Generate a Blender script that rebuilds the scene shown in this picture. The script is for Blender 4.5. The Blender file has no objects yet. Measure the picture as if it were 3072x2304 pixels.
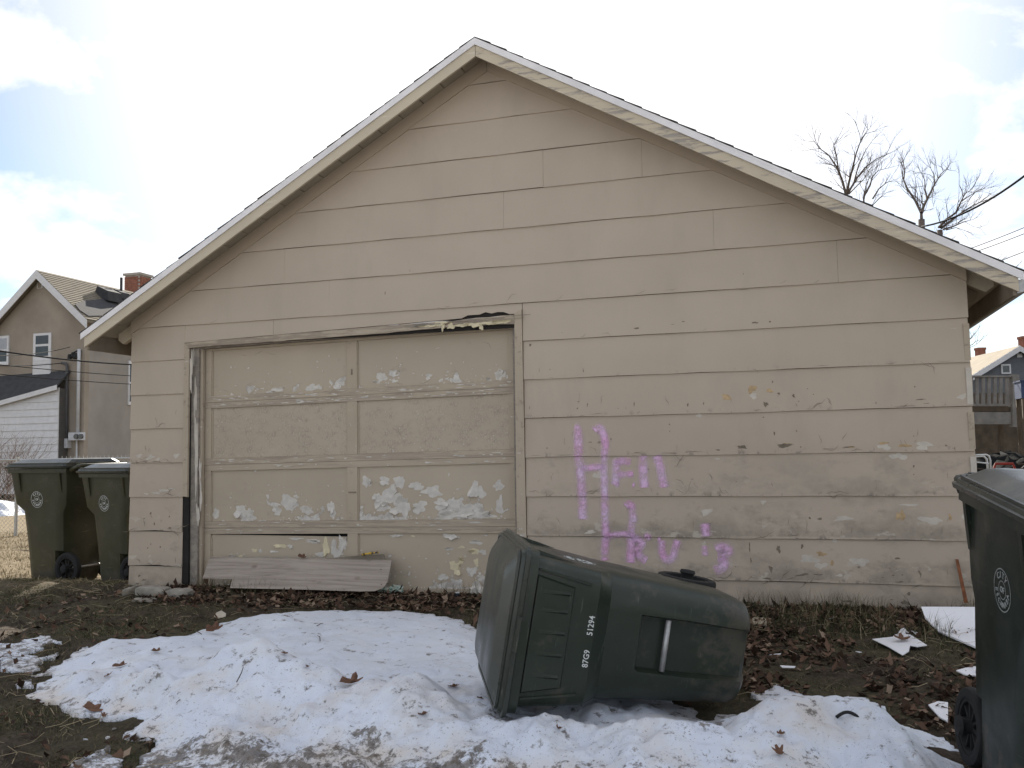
import bpy, math, random
import numpy as np
from mathutils import Vector, Matrix, noise as mnoise

random.seed(11)
rng = np.random.default_rng(11)
scene = bpy.context.scene
COL = scene.collection
R = math.radians

# ------------------------------------------------------------------ camera
CAM = np.array([2.2489, -6.7929, 1.1320])
FPX, YAW, PITCH, ROLL = 2742.27, 0.2984, 0.0713, -0.0171       # focal length in pixels of the 3072 px wide photograph
_cy, _sy, _cp, _sp, _cr, _sr = math.cos(YAW), math.sin(YAW), math.cos(PITCH), math.sin(PITCH), math.cos(ROLL), math.sin(ROLL)
FW = np.array([-_sy*_cp, _cy*_cp, _sp])
_rt = np.array([_cy, _sy, 0.0]); _up = np.cross(_rt, FW)
RT = _rt*_cr + _up*_sr
UP = -_rt*_sr + _up*_cr
cam_data = bpy.data.cameras.new('camera')
cam = bpy.data.objects.new('camera', cam_data)
COL.objects.link(cam)
cam.matrix_world = Matrix(((RT[0], UP[0], -FW[0], CAM[0]), (RT[1], UP[1], -FW[1], CAM[1]), (RT[2], UP[2], -FW[2], CAM[2]), (0, 0, 0, 1)))
cam_data.sensor_width = 36.0
cam_data.lens = FPX/3072*36.0
cam_data.clip_end = 2000
cam_data.clip_start = 0.05
scene.camera = cam

def ray(px, py):
    return FW + (px-1536)/FPX*RT - (py-1152)/FPX*UP
def at_y(px, py, y=0.0):          # where the sight line through a photo pixel meets the plane at depth y
    d = ray(px, py); return CAM + (y-CAM[1])/d[1]*d
def at_z(px, py, z=0.0):
    d = ray(px, py); return CAM + (z-CAM[2])/d[2]*d
def at_d(px, py, depth):
    return CAM + ray(px, py)*depth

# ------------------------------------------------------------------ sky and sun
SUN_AZ, SUN_EL = R(-16), R(27)      # azimuth from +Y (behind the garage), negative = to the left
to_sun = Vector((math.sin(SUN_AZ)*math.cos(SUN_EL), math.cos(SUN_AZ)*math.cos(SUN_EL), math.sin(SUN_EL)))
world = bpy.data.worlds.new('World'); scene.world = world
world.use_nodes = True
nt = world.node_tree; nt.nodes.clear()
out = nt.nodes.new('ShaderNodeOutputWorld')
bg = nt.nodes.new('ShaderNodeBackground'); bg.inputs['Strength'].default_value = 0.055
sky = nt.nodes.new('ShaderNodeTexSky'); sky.sky_type = 'NISHITA'; sky.sun_disc = False
sky.sun_elevation = SUN_EL; sky.sun_rotation = SUN_AZ
sky.air_density = 1.0; sky.dust_density = 0.3; sky.ozone_density = 3.0
tc = nt.nodes.new('ShaderNodeTexCoord')
sep = nt.nodes.new('ShaderNodeSeparateXYZ'); nt.links.new(tc.outputs['Generated'], sep.inputs[0])
za = nt.nodes.new('ShaderNodeMath'); za.operation = 'MAXIMUM'; nt.links.new(sep.outputs['Z'], za.inputs[0]); za.inputs[1].default_value = 0.0
zb = nt.nodes.new('ShaderNodeMath'); zb.operation = 'ADD'; nt.links.new(za.outputs[0], zb.inputs[0]); zb.inputs[1].default_value = 0.35
vd = nt.nodes.new('ShaderNodeVectorMath'); vd.operation = 'DIVIDE'
cz = nt.nodes.new('ShaderNodeCombineXYZ')
for i in range(3): nt.links.new(zb.outputs[0], cz.inputs[i])
nt.links.new(tc.outputs['Generated'], vd.inputs[0]); nt.links.new(cz.outputs[0], vd.inputs[1])
cn = nt.nodes.new('ShaderNodeTexNoise'); cn.inputs['Scale'].default_value = 3.1; cn.inputs['Detail'].default_value = 9; cn.inputs['Roughness'].default_value = 0.58
cn.inputs['Distortion'].default_value = 0.25
mp = nt.nodes.new('ShaderNodeMapping'); mp.inputs['Location'].default_value = (3.4, 1.05, 0.6)
nt.links.new(vd.outputs[0], mp.inputs['Vector']); nt.links.new(mp.outputs[0], cn.inputs['Vector'])
cr = nt.nodes.new('ShaderNodeValToRGB'); cr.color_ramp.elements[0].position = 0.43; cr.color_ramp.elements[1].position = 0.60
cr.color_ramp.elements[0].color = (.17, .17, .17, 1)     # thin high haze between the clouds
nt.links.new(cn.outputs['Fac'], cr.inputs[0])
mx = nt.nodes.new('ShaderNodeMix'); mx.data_type = 'RGBA'
# bright aureole of thin cloud round the sun
dt = nt.nodes.new('ShaderNodeVectorMath'); dt.operation = 'DOT_PRODUCT'; nt.links.new(tc.outputs['Generated'], dt.inputs[0]); dt.inputs[1].default_value = tuple(to_sun)
au = nt.nodes.new('ShaderNodeMapRange'); au.interpolation_type = 'SMOOTHSTEP'; nt.links.new(dt.outputs['Value'], au.inputs[0])
au.inputs[1].default_value = math.cos(R(36)); au.inputs[2].default_value = math.cos(R(9)); au.inputs[3].default_value = 0.0; au.inputs[4].default_value = 0.9
mxf = nt.nodes.new('ShaderNodeMath'); mxf.operation = 'MAXIMUM'; nt.links.new(cr.outputs[0], mxf.inputs[0]); nt.links.new(au.outputs[0], mxf.inputs[1])
nt.links.new(mxf.outputs[0], mx.inputs[0]); nt.links.new(sky.outputs[0], mx.inputs[6]); mx.inputs[7].default_value = (9.5, 9.3, 9.3, 1)
nt.links.new(mx.outputs[2], bg.inputs['Color']); nt.links.new(bg.outputs[0], out.inputs[0])

sun_data = bpy.data.lights.new('sun', 'SUN'); sun_data.energy = 4.6; sun_data.angle = R(0.5); sun_data.color = (1.0, 0.93, 0.82)
sun = bpy.data.objects.new('sun', sun_data); COL.objects.link(sun)
sun.rotation_euler = (-to_sun).to_track_quat('-Z', 'Y').to_euler()
scene.view_settings.view_transform = 'Standard'
scene.view_settings.look = 'None'
scene.view_settings.gamma = 1.0
scene.view_settings.use_curve_mapping = False
scene.view_settings.exposure = 1.37

# ------------------------------------------------------------------ helpers
def S(r, g, b):
    f = lambda c: (c/255/12.92) if c/255 <= 0.04045 else ((c/255+0.055)/1.055)**2.4
    return (f(r), f(g), f(b), 1.0)

class MB:
    def __init__(s): s.v = []; s.f = []
    def add(s, vs, fs):
        o = len(s.v); s.v += [tuple(map(float, p)) for p in vs]; s.f += [tuple(i+o for i in f) for f in fs]
    def hexa(s, p):       # 4 bottom points, then the 4 above them
        s.add(p, [(3, 2, 1, 0), (4, 5, 6, 7), (0, 1, 5, 4), (1, 2, 6, 5), (2, 3, 7, 6), (3, 0, 4, 7)])
    def box(s, x0, x1, y0, y1, z0, z1):
        s.hexa([(x0, y0, z0), (x1, y0, z0), (x1, y1, z0), (x0, y1, z0), (x0, y0, z1), (x1, y0, z1), (x1, y1, z1), (x0, y1, z1)])
    def prism(s, pts, ext):   # a polygon and its copy moved by ext
        n = len(pts); a = [np.array(p, float) for p in pts]; b = [p+np.array(ext, float) for p in a]
        s.add(a+b, [tuple(range(n)), tuple(range(2*n-1, n-1, -1))] + [(i, i+n, (i+1) % n+n, (i+1) % n) for i in range(n)])
    def tube(s, path, r, n=6, cap=True):
        path = [np.array(p, float) for p in path]; k = len(path)
        rr = [r]*k if np.isscalar(r) else list(r)
        rings = []; ref = None
        for i, p in enumerate(path):
            d = path[min(i+1, k-1)] - path[max(i-1, 0)]; d = d/(np.linalg.norm(d)+1e-9)
            if ref is None:
                ref = np.array([0, 0, 1.0]) if abs(d[2]) < 0.9 else np.array([1.0, 0, 0])
            a = np.cross(d, ref); a /= np.linalg.norm(a)+1e-9; b = np.cross(d, a); ref = np.cross(a, d)
            rings.append([p + rr[i]*(math.cos(2*math.pi*j/n)*a + math.sin(2*math.pi*j/n)*b) for j in range(n)])
        s.loft(rings, cap)
    def loft(s, rings, cap=True):
        n = len(rings[0]); vs = [p for r_ in rings for p in r_]; fs = []
        for i in range(len(rings)-1):
            for j in range(n):
                fs.append((i*n+j, i*n+(j+1) % n, (i+1)*n+(j+1) % n, (i+1)*n+j))
        if cap:
            fs.append(tuple(range(n-1, -1, -1))); o = (len(rings)-1)*n; fs.append(tuple(range(o, o+n)))
        s.add(vs, fs)
    def lathe_x(s, prof, n=24, x0=0.0, cy=0.0, cz=0.0):   # profile of (radius, x) pairs turned about the x axis
        vs = []; fs = []; m = len(prof)
        for j in range(n):
            a = 2*math.pi*j/n
            for r_, x in prof: vs.append((x0+x, cy+r_*math.cos(a), cz+r_*math.sin(a)))
        for j in range(n):
            for i in range(m-1):
                fs.append((j*m+i, j*m+i+1, ((j+1) % n)*m+i+1, ((j+1) % n)*m+i))
        s.add(vs, fs)
    def build(s, name, mat, parent=None, smooth=False, kind=None, fix=True):
        me = bpy.data.meshes.new(name); me.from_pydata(s.v, [], s.f); me.update()
        if fix:
            import bmesh
            bm = bmesh.new(); bm.from_mesh(me); bmesh.ops.recalc_face_normals(bm, faces=bm.faces); bm.to_mesh(me); bm.free()
        return link(name, me, mat, parent, smooth, kind)

def link(name, me, mat, parent=None, smooth=False, kind=None):
    if mat is not None: me.materials.append(mat)
    if smooth is True:
        me.polygons.foreach_set('use_smooth', [True]*len(me.polygons))
    elif smooth:
        me.polygons.foreach_set('use_smooth', [True]*len(me.polygons)); me.set_sharp_from_angle(angle=R(smooth))
    o = bpy.data.objects.new(name, me); COL.objects.link(o)
    if parent: o.parent = parent
    if kind: o['kind'] = kind
    return o

def empty(name, loc=(0, 0, 0), rz=0.0):
    o = bpy.data.objects.new(name, None); COL.objects.link(o); o.location = loc; o.rotation_euler = (0, 0, rz); o.empty_display_size = .1
    return o
def tag(o, label=None, cat=None, group=None, kind=None):
    if label: o['label'] = label
    if cat: o['category'] = cat
    if group: o['group'] = group
    if kind: o['kind'] = kind
    return o

def np_mesh(name, V, F, mat, parent=None, smooth=False, kind=None, attr=None):
    """V (n,3), F (m,k) arrays with equal face size; attr = dict name -> per-vertex float"""
    me = bpy.data.meshes.new(name)
    k = F.shape[1]
    me.vertices.add(len(V)); me.vertices.foreach_set('co', V.astype(np.float32).ravel())
    me.loops.add(F.size); me.loops.foreach_set('vertex_index', F.astype(np.int32).ravel())
    me.polygons.add(len(F)); me.polygons.foreach_set('loop_start', (np.arange(len(F))*k).astype(np.int32))
    me.update(calc_edges=True); me.validate()
    for nm, a in (attr or {}).items():
        at = me.attributes.new(nm, 'FLOAT', 'POINT'); at.data.foreach_set('value', a.astype(np.float32))
    return link(name, me, mat, parent, smooth, kind)

def hash2(ix, iy, seed):
    h = (ix*374761393 + iy*668265263 + seed*974634777) & 0x7fffffff
    h = ((h ^ (h >> 13))*1274126177) & 0x7fffffff
    return ((h ^ (h >> 16)) & 0xffff)/65535.0
def vnoise(x, y, seed=0):
    ix = np.floor(x).astype(np.int64); iy = np.floor(y).astype(np.int64); fx = x-ix; fy = y-iy
    fx = fx*fx*(3-2*fx); fy = fy*fy*(3-2*fy)
    a = hash2(ix, iy, seed); b = hash2(ix+1, iy, seed); c = hash2(ix, iy+1, seed); d = hash2(ix+1, iy+1, seed)
    return (a*(1-fx)+b*fx)*(1-fy) + (c*(1-fx)+d*fx)*fy
def fbm(x, y, octv=4, seed=0, gain=.5):
    t = 0; a = 1.0; n = 0
    for o in range(octv):
        t = t + a*vnoise(x*2**o, y*2**o, seed+o*17); n += a; a *= gain
    return t/n
def sstep(a, b, x):
    t = np.clip((x-a)/(b-a), 0, 1); return t*t*(3-2*t)

# ------------------------------------------------------------------ materials
class NG:
    def __init__(s, name):
        s.m = bpy.data.materials.new(name); s.m.use_nodes = True; s.t = s.m.node_tree; s.t.nodes.clear()
        s.out = s.t.nodes.new('ShaderNodeOutputMaterial'); s.b = s.t.nodes.new('ShaderNodeBsdfPrincipled')
        s.t.links.new(s.b.outputs[0], s.out.inputs[0]); s.tc = s.t.nodes.new('ShaderNodeTexCoord').outputs['Object']
    def n(s, t): return s.t.nodes.new(t)
    def put(s, sock, v):
        if v is None: return
        if isinstance(v, bpy.types.NodeSocket): s.t.links.new(v, sock)
        else: sock.default_value = v
    def map(s, scale=(1, 1, 1), loc=(0, 0, 0), rot=(0, 0, 0), vec=None):
        m = s.n('ShaderNodeMapping'); s.put(m.inputs[0], vec or s.tc); m.inputs['Scale'].default_value = scale; m.inputs['Location'].default_value = loc; m.inputs['Rotation'].default_value = rot
        return m.outputs[0]
    def noise(s, scale, detail=4, rough=.55, vec=None, dist=0.0):
        x = s.n('ShaderNodeTexNoise'); s.put(x.inputs['Vector'], vec or s.tc); x.inputs['Scale'].default_value = scale; x.inputs['Detail'].default_value = detail; x.inputs['Roughness'].default_value = rough; x.inputs['Distortion'].default_value = dist
        return x.outputs['Fac']
    def voro(s, scale, vec=None, feat='F1', out='Distance'):
        x = s.n('ShaderNodeTexVoronoi'); x.feature = feat; s.put(x.inputs['Vector'], vec or s.tc); x.inputs['Scale'].default_value = scale
        return x.outputs[out]
    def math(s, op, a, b=None, clamp=False):
        x = s.n('ShaderNodeMath'); x.operation = op; x.use_clamp = clamp; s.put(x.inputs[0], a); s.put(x.inputs[1], b); return x.outputs[0]
    def ramp(s, f, stops, interp='LINEAR'):
        x = s.n('ShaderNodeValToRGB'); x.color_ramp.interpolation = interp; e = x.color_ramp.elements
        while len(e) < len(stops): e.new(0.5)
        for i, (p, c) in enumerate(stops):
            e[i].position = p; e[i].color = c if isinstance(c, tuple) else (c, c, c, 1)
        s.put(x.inputs[0], f); return x.outputs[0]
    def step(s, f, a, b): return s.ramp(f, [(a, 0.0), (b, 1.0)])
    def rng(s, f, a, b, c=0.0, d=1.0):
        x = s.n('ShaderNodeMapRange'); s.put(x.inputs[0], f); x.inputs[1].default_value = a; x.inputs[2].default_value = b; x.inputs[3].default_value = c; x.inputs[4].default_value = d; return x.outputs[0]
    def mix(s, f, a, b, mode='MIX'):
        x = s.n('ShaderNodeMix'); x.data_type = 'RGBA'; x.blend_type = mode; s.put(x.inputs[0], f); s.put(x.inputs[6], a); s.put(x.inputs[7], b); return x.outputs[2]
    def xyz(s, vec=None):
        x = s.n('ShaderNodeSeparateXYZ'); s.put(x.inputs[0], vec or s.tc); return x.outputs
    def attr(s, name):
        x = s.n('ShaderNodeAttribute'); x.attribute_name = name; return x.outputs['Fac']
    def bump(s, h, strength=.3, dist=.01):
        x = s.n('ShaderNodeBump'); s.put(x.inputs['Height'], h); x.inputs['Strength'].default_value = strength; x.inputs['Distance'].default_value = dist
        s.t.links.new(x.outputs[0], s.b.inputs['Normal'])
    def fin(s, col, rough=.8, spec=.3, metal=0.0):
        s.put(s.b.inputs['Base Color'], col); s.put(s.b.inputs['Roughness'], rough); s.b.inputs['Specular IOR Level'].default_value = spec; s.b.inputs['Metallic'].default_value = metal
        return s.m

def simple(name, col, rough=.8, var=.15, scale=6.0, bump=0.0, spec=.3, metal=0.0, bscale=60):
    g = NG(name); d = tuple(c*(1-var) for c in col[:3])+(1,); l = tuple(min(1, c*(1+var)) for c in col[:3])+(1,)
    c = g.ramp(g.noise(scale, 5), [(.3, d), (.7, l)])
    if bump: g.bump(g.noise(bscale, 4), bump, .004)
    return g.fin(c, rough, spec, metal)

TAN = (.47, .405, .325, 1)
TAN_D = (.41, .35, .28, 1)

def siding_mat():
    g = NG('painted_hardboard_siding')
    x, y, z = g.xyz()
    base = g.ramp(g.noise(1.3, 4), [(.3, (.44, .366, .288, 1)), (.7, (.485, .405, .32, 1))])
    base = g.mix(g.math('MULTIPLY', g.step(g.noise(220, 2), .55, .8), .25), base, (.36, .31, .25, 1))
    # dirt caught along each board's lower half, stronger on the low boards right of the door
    fr = g.math('FRACT', g.math('DIVIDE', g.math('ADD', z, 2.831), 0.3))
    low = g.math('MULTIPLY', g.rng(z, 1.05, .55), g.rng(x, .1, .5))
    band = g.math('MULTIPLY', g.rng(fr, .55, .18), g.rng(fr, .0, .07))
    wear = g.math('ADD', g.math('ADD', g.noise(4.2, 9, .70, g.map((.7, 1, 1.3))), g.math('MULTIPLY', g.math('SUBTRACT', g.noise(30, 4, .7), .5), .18)), g.math('MULTIPLY', g.math('MULTIPLY', low, band), .15))
    m1 = g.math('MULTIPLY', g.step(wear, .565, .70), g.rng(z, 1.25, .9))
    base = g.mix(g.math('MULTIPLY', m1, g.rng(g.noise(18, 6, .7), .3, .7, .45, .95)), base, g.ramp(g.noise(26, 5, .7), [(.35, (.24, .20, .16, 1)), (.65, (.35, .30, .24, 1))]))
    big = g.math('MULTIPLY', g.step(g.math('ADD', g.noise(1.9, 9, .68, g.map((.8, 1, 1.3), (5, 3, 1))), g.math('MULTIPLY', band, .05)), .50, .63), g.math('MULTIPLY', g.rng(z, 1.15, .8), g.rng(x, -.2, .8, .25, 1.0)))
    base = g.mix(g.math('MULTIPLY', big, .62), base, g.ramp(g.noise(20, 6, .7), [(.35, (.265, .225, .18, 1)), (.65, (.345, .295, .235, 1))]))
    # old lighter coat where the top coat is gone
    m2 = g.math('MULTIPLY', g.step(g.noise(7, 6, .6, g.map((.8, 1, 1.3), (4, 2, 7))), .60, .635), g.math('MULTIPLY', g.rng(z, 1.0, .5), g.rng(fr, .75, .3)))
    base = g.mix(g.math('MULTIPLY', m2, .75), base, (.53, .475, .39, 1))
    # hairline cracks and small flaked spots along the bottom edges
    vo = g.voro(13, g.map((.8, 1, 1), (1, 5, 2)), 'DISTANCE_TO_EDGE')
    ck = g.math('MULTIPLY', g.ramp(vo, [(.0, 1.0), (.035, 0.0)]), g.math('MULTIPLY', g.step(g.noise(2.2, 3, .5, g.map((1, 1, 1), (9, 0, 3))), .54, .62), g.rng(z, 1.9, 1.0)))
    base = g.mix(g.math('MULTIPLY', ck, .0), base, (.16, .135, .11, 1))
    edge = g.math('MULTIPLY', g.math('MULTIPLY', g.step(g.noise(16, 5, .65, g.map((1, 1, .6))), .57, .64), g.rng(fr, .14, .02)), g.rng(z, 1.95, 1.0))
    base = g.mix(g.math('MULTIPLY', edge, .8), base, (.20, .17, .14, 1))
    stain = g.math('MULTIPLY', g.step(g.noise(3.0, 5, .6, g.map((1, 1, .35), (2, 8, 1))), .52, .75), .22)
    base = g.mix(stain, base, (.30, .26, .21, 1))
    base = g.mix(g.math('MULTIPLY', g.rng(z, .25, -.05), g.rng(g.noise(6, 5), .35, .75)), base, (.20, .165, .13, 1))
    h = g.math('ADD', g.math('MULTIPLY', g.noise(160, 3), .5), g.math('MULTIPLY', g.noise(9, 4), .8))
    h = g.math('SUBTRACT', h, g.math('MULTIPLY', m2, .9))
    g.bump(h, .25, .004)
    return g.fin(base, .72, .3)

def weathered(name, paint, wood, amount=.5, sx=.15, seed=0.0, white=None, ps=8):
    """peeling paint on grained wood; grain runs along x"""
    g = NG(name)
    gr = g.noise(38, 6, .65, g.map((sx*.35, 1, 1), (seed, seed, 0)))
    pl = g.math('ADD', g.math('MULTIPLY', g.noise(ps, 9, .74, g.map((sx*1.4, 1, 1.4), (seed*2, 0, seed))), .8), g.math('MULTIPLY', gr, .2))
    wd = g.mix(g.step(gr, .35, .7), wood, tuple(c*1.5 for c in wood[:3])+(1,))
    pc = g.ramp(g.noise(3, 4), [(.3, tuple(c*.92 for c in paint[:3])+(1,)), (.7, paint)])
    t = .72-amount*.5
    mk = g.step(pl, t, t+.06)
    c = g.mix(mk, pc, wd)
    if white:
        mk2 = g.math('MULTIPLY', g.step(g.noise(11, 7, .7, g.map((sx*1.2, 1, 2.2), (3+seed, 1, 2))), .62, .66), .9)
        c = g.mix(mk2, c, white)
    g.bump(g.math('ADD', g.math('MULTIPLY', gr, .5), g.math('MULTIPLY', mk, -.8)), .4, .004)
    return g.fin(c, .8, .25)

def door_panel_mat(name, z0, z1, amount, fine, seed, lo=0.0, xbias=0.0):
    g = NG(name)
    x, y, z = g.xyz()
    base = g.ramp(g.noise(1.7, 4, .5, g.map((1, 1, 1), (seed, 0, 0))), [(.3, (.42, .352, .268, 1)), (.7, (.465, .39, .298, 1))])
    t = g.rng(z, z0, z0+(z1-z0)*.62, 1.0, lo)
    xb = g.math('MULTIPLY', g.rng(x, -2.6, .15, -1.0, 1.0), xbias)
    pl = g.math('ADD', g.math('ADD', g.noise(5.5, 8, .62, g.map((1, 1, 1.1), (seed*3, 2, seed), ), .35), g.math('MULTIPLY', t, amount)), xb)
    mk = g.step(pl, .70, .712)
    mk_s = g.math('MULTIPLY', g.step(pl, .665, .70), g.math('SUBTRACT', 1.0, mk))
    pc = g.ramp(g.noise(12, 5, .6, g.map((1, 1, 1), (0, seed, 4))), [(.35, (.40, .365, .325, 1)), (.52, (.56, .53, .485, 1)), (.62, (.66, .63, .58, 1)), (.74, (.60, .44, .24, 1))])
    c = g.mix(g.math('MULTIPLY', mk_s, .35), base, (.28, .23, .18, 1))
    c = g.mix(mk, c, pc)
    if fine > 0:
        al = g.voro(70, g.map((1, 1, .35), (seed, 0, 0), (0, .3, 0)), 'DISTANCE_TO_EDGE')
        fm = g.math('MULTIPLY', g.step(g.noise(9, 5, .6, g.map((1, 1, 1.5), (seed, 1, 0))), .42, .7), fine)
        c = g.mix(g.math('MULTIPLY', g.ramp(al, [(0, 1.0), (.12, 0.0)]), fm), c, (.22, .185, .15, 1))
        c = g.mix(g.math('MULTIPLY', g.step(g.noise(75, 3, .6, g.map((.6, 1, 1.0), (seed, 0, 3))), .66, .70), fm), c, (.62, .59, .54, 1))
    hh = g.math('ADD', g.math('MULTIPLY', mk, -1.0), g.math('MULTIPLY', g.noise(70 if fine else 130, 4, .6, g.map((1, 1, .5))), .6 if fine else .2))
    g.bump(hh, .5 if fine else .35, .004)
    return g.fin(c, .72, .3)

M = {}
M['siding'] = siding_mat()
M['frieze'] = weathered('painted_frieze', (.455, .375, .285, 1), (.25, .21, .17, 1), .04)
M['barge'] = weathered('peeling_barge_paint', (.55, .475, .36, 1), (.24, .215, .19, 1), .42, .12, 2.0, (.64, .57, .45, 1), 17)
M['barge_good'] = weathered('old_barge_paint', (.56, .485, .37, 1), (.32, .28, .23, 1), .24, .12, 5.0, (.62, .56, .45, 1), 17)
M['drip'] = simple('white_drip_edge', (.74, .715, .71, 1), .45, .1, 5)
M['soffit'] = weathered('soffit_board_paint', (.40, .35, .27, 1), (.20, .17, .13, 1), .12, 1.5)
M['eave_dark'] = simple('dark_eave_board', (.20, .17, .13, 1), .85, .25, 4)  # darker brown than the painted trim
M['sheathing'] = simple('black_tar_paper', (.025, .022, .02, 1), .9, .3)
M['trim'] = weathered('weathered_door_trim', (.45, .375, .285, 1), (.26, .21, .165, 1), .33, .9, 1.0, (.62, .59, .55, 1), 14)
M['head'] = weathered('rotted_head_trim', (.45, .375, .285, 1), (.25, .205, .16, 1), .52, .10, 7.0, (.64, .61, .57, 1), 22)
M['jamb'] = weathered('weathered_jamb', (.34, .295, .24, 1), (.20, .175, .15, 1), .55, 1.0, 3.0)
M['rail'] = weathered('weathered_door_rail', (.455, .378, .285, 1), (.30, .25, .195, 1), .50, .09, 4.0, (.60, .58, .55, 1), 22)
M['rail_good'] = weathered('painted_door_rail', (.455, .378, .285, 1), (.31, .26, .205, 1), .36, .09, 9.0, (.58, .55, .5, 1), 22)
M['stile'] = weathered('weathered_door_stile', (.45, .375, .282, 1), (.28, .235, .19, 1), .30, 1.4, 6.0, (.60, .57, .53, 1))
M['black'] = simple('black_rubber', (.018, .018, .018, 1), .75, .2)
M['dark'] = simple('dark_void', (.012, .011, .01, 1), .95, .1)
M['shingle'] = simple('dark_shingle', (.07, .065, .06, 1), .95, .3, 30)
M['flake'] = simple('loose_white_paint', (.57, .535, .48, 1), .7, .12, 20)
M['cream'] = simple('cream_paint_flap', (.63, .55, .37, 1), .7, .12, 20)
M['chip_dark'] = simple('bare_hardboard', (.20, .165, .125, 1), .9, .3, 25)
M['chip_orange'] = simple('orange_underlayer', (.46, .33, .19, 1), .85, .25, 25)
M['chip_light'] = simple('pale_undercoat', (.54, .49, .42, 1), .8, .12, 15)
M['metal'] = simple('galvanised_steel', (.42, .42, .41, 1), .5, .15, 40, 0, .5, .7)
def plank_mat():
    g = NG('grey_weathered_plank')
    w_ = g.noise(3, 3, .5, g.map((.6, 1, 1)))
    gr = g.noise(34, 7, .7, g.map((.05, 1, 1), (0, 0, 0)), .4)
    c = g.ramp(g.math('ADD', gr, g.math('MULTIPLY', w_, .25)), [(.38, (.17, .135, .108, 1)), (.55, (.285, .24, .20, 1)), (.72, (.38, .325, .275, 1))])
    kn = g.voro(5.5, g.map((.7, .02, 1.6), (.3, 0, .45)))
    c = g.mix(g.math('MULTIPLY', g.ramp(kn, [(.05, 1.0), (.16, 0.0)]), .6), c, (.12, .085, .065, 1))
    na = g.voro(9, g.map((.6, .02, 1.2), (.8, 0, .2)))
    c = g.mix(g.ramp(na, [(.03, .8), (.05, 0.0)]), c, (.06, .045, .04, 1))
    g.bump(gr, .5, .004); return g.fin(c, .85, .25)
M['wood_grey'] = plank_mat()
M['white_print'] = simple('white_print', (.62, .64, .62, 1), .6, .18, 120)
M['white_vinyl'] = simple('white_vinyl', (.62, .62, .63, 1), .5, .06)
M['brick'] = simple('brick_red', (.26, .11, .075, 1), .9, .25, 9)
M['mortar'] = simple('mortar', (.36, .33, .30, 1), .95, .15)
M['glass'] = simple('window_glass', (.03, .035, .04, 1), .08, .3, 2, 0, .6)

# ------------------------------------------------------------------ ground
def gz(x, y):
    x = np.asarray(x, float); y = np.asarray(y, float)
    z = 0.04*np.clip(y, -8, 0)
    z = z - 0.165*sstep(-3.42, -4.0, x)*sstep(-.2, 1.4, y)
    z = z - 0.05*sstep(2.6, 3.1, x)*sstep(-1.4, -2.4, y)
    z = z - 0.10*sstep(4.5, 12, y)
    return z
def gzf(x, y): return float(gz(x, y))
def on_ground(px, py, h=0.0):
    z = 0.0
    for _ in range(12):
        p = at_z(px, py, z+h); z = gzf(p[0], p[1])
    return np.array([p[0], p[1], z+h])

def axis(lo, hi, step, far):
    a = list(np.arange(lo, hi+1e-6, step)); s = step
    b = [hi]; c = [lo]
    while b[-1] < far: s *= 1.35; b.append(b[-1]+s)
    s = step
    while c[-1] > -far: s *= 1.35; c.append(c[-1]-s)
    return np.array(c[:0:-1] + a + b[1:])
gx = axis(-8, 6, .04, 700); gy = axis(-6.4, 2.4, .04, 700)
GX, GY = np.meshgrid(gx, gy)
near = sstep(14, 7, np.abs(GX))*sstep(10, 5, np.abs(GY))
GZ = gz(GX, GY) + near*((fbm(GX*2.2, GY*2.2, 3, 3)-.5)*.05 + (fbm(GX*11, GY*11, 3, 8)-.5)*.035)
# keep it below the garage's sill line and the bins' feet
V = np.stack([GX.ravel(), GY.ravel(), GZ.ravel()], 1)
nx, ny = len(gx), len(gy)
ii = (np.arange(ny-1)[:, None]*nx + np.arange(nx-1)[None, :]).ravel()
F = np.stack([ii, ii+1, ii+1+nx, ii+nx], 1)
def ground_mat():
    g = NG('soil_and_dead_grass')
    x, y, z = g.xyz()
    soil = g.ramp(g.math('ADD', g.math('MULTIPLY', g.noise(9, 8, .65), .55), g.math('MULTIPLY', g.noise(55, 6, .75), .45)), [(.32, (.018, .014, .010, 1)), (.48, (.048, .036, .026, 1)), (.6, (.095, .072, .052, 1)), (.72, (.15, .12, .088, 1))])
    grass = g.ramp(g.noise(26, 6, .7, g.map((1, .6, 1))), [(.3, (.04, .038, .022, 1)), (.55, (.09, .079, .047, 1)), (.75, (.15, .125, .075, 1))])
    straw = g.ramp(g.noise(14, 7, .7), [(.3, (.12, .09, .055, 1)), (.55, (.21, .165, .10, 1)), (.75, (.29, .24, .15, 1))])
    m = g.step(g.noise(1.6, 5, .6), .42, .62)
    c = g.mix(m, soil, grass)
    yard = g.math('MULTIPLY', g.rng(x, -3.6, -4.6), g.rng(y, -.6, .6))
    c = g.mix(yard, c, straw)
    c = g.mix(g.math('MULTIPLY', g.step(g.noise(90, 3, .7), .6, .75), .6), c, (.20, .165, .115, 1))
    g.bump(g.math('ADD', g.noise(60, 5, .7), g.noise(18, 5, .6)), .8, .02)
    return g.fin(c, .95, .15)
np_mesh('ground', V, F, ground_mat(), None, True, 'structure')

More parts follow.
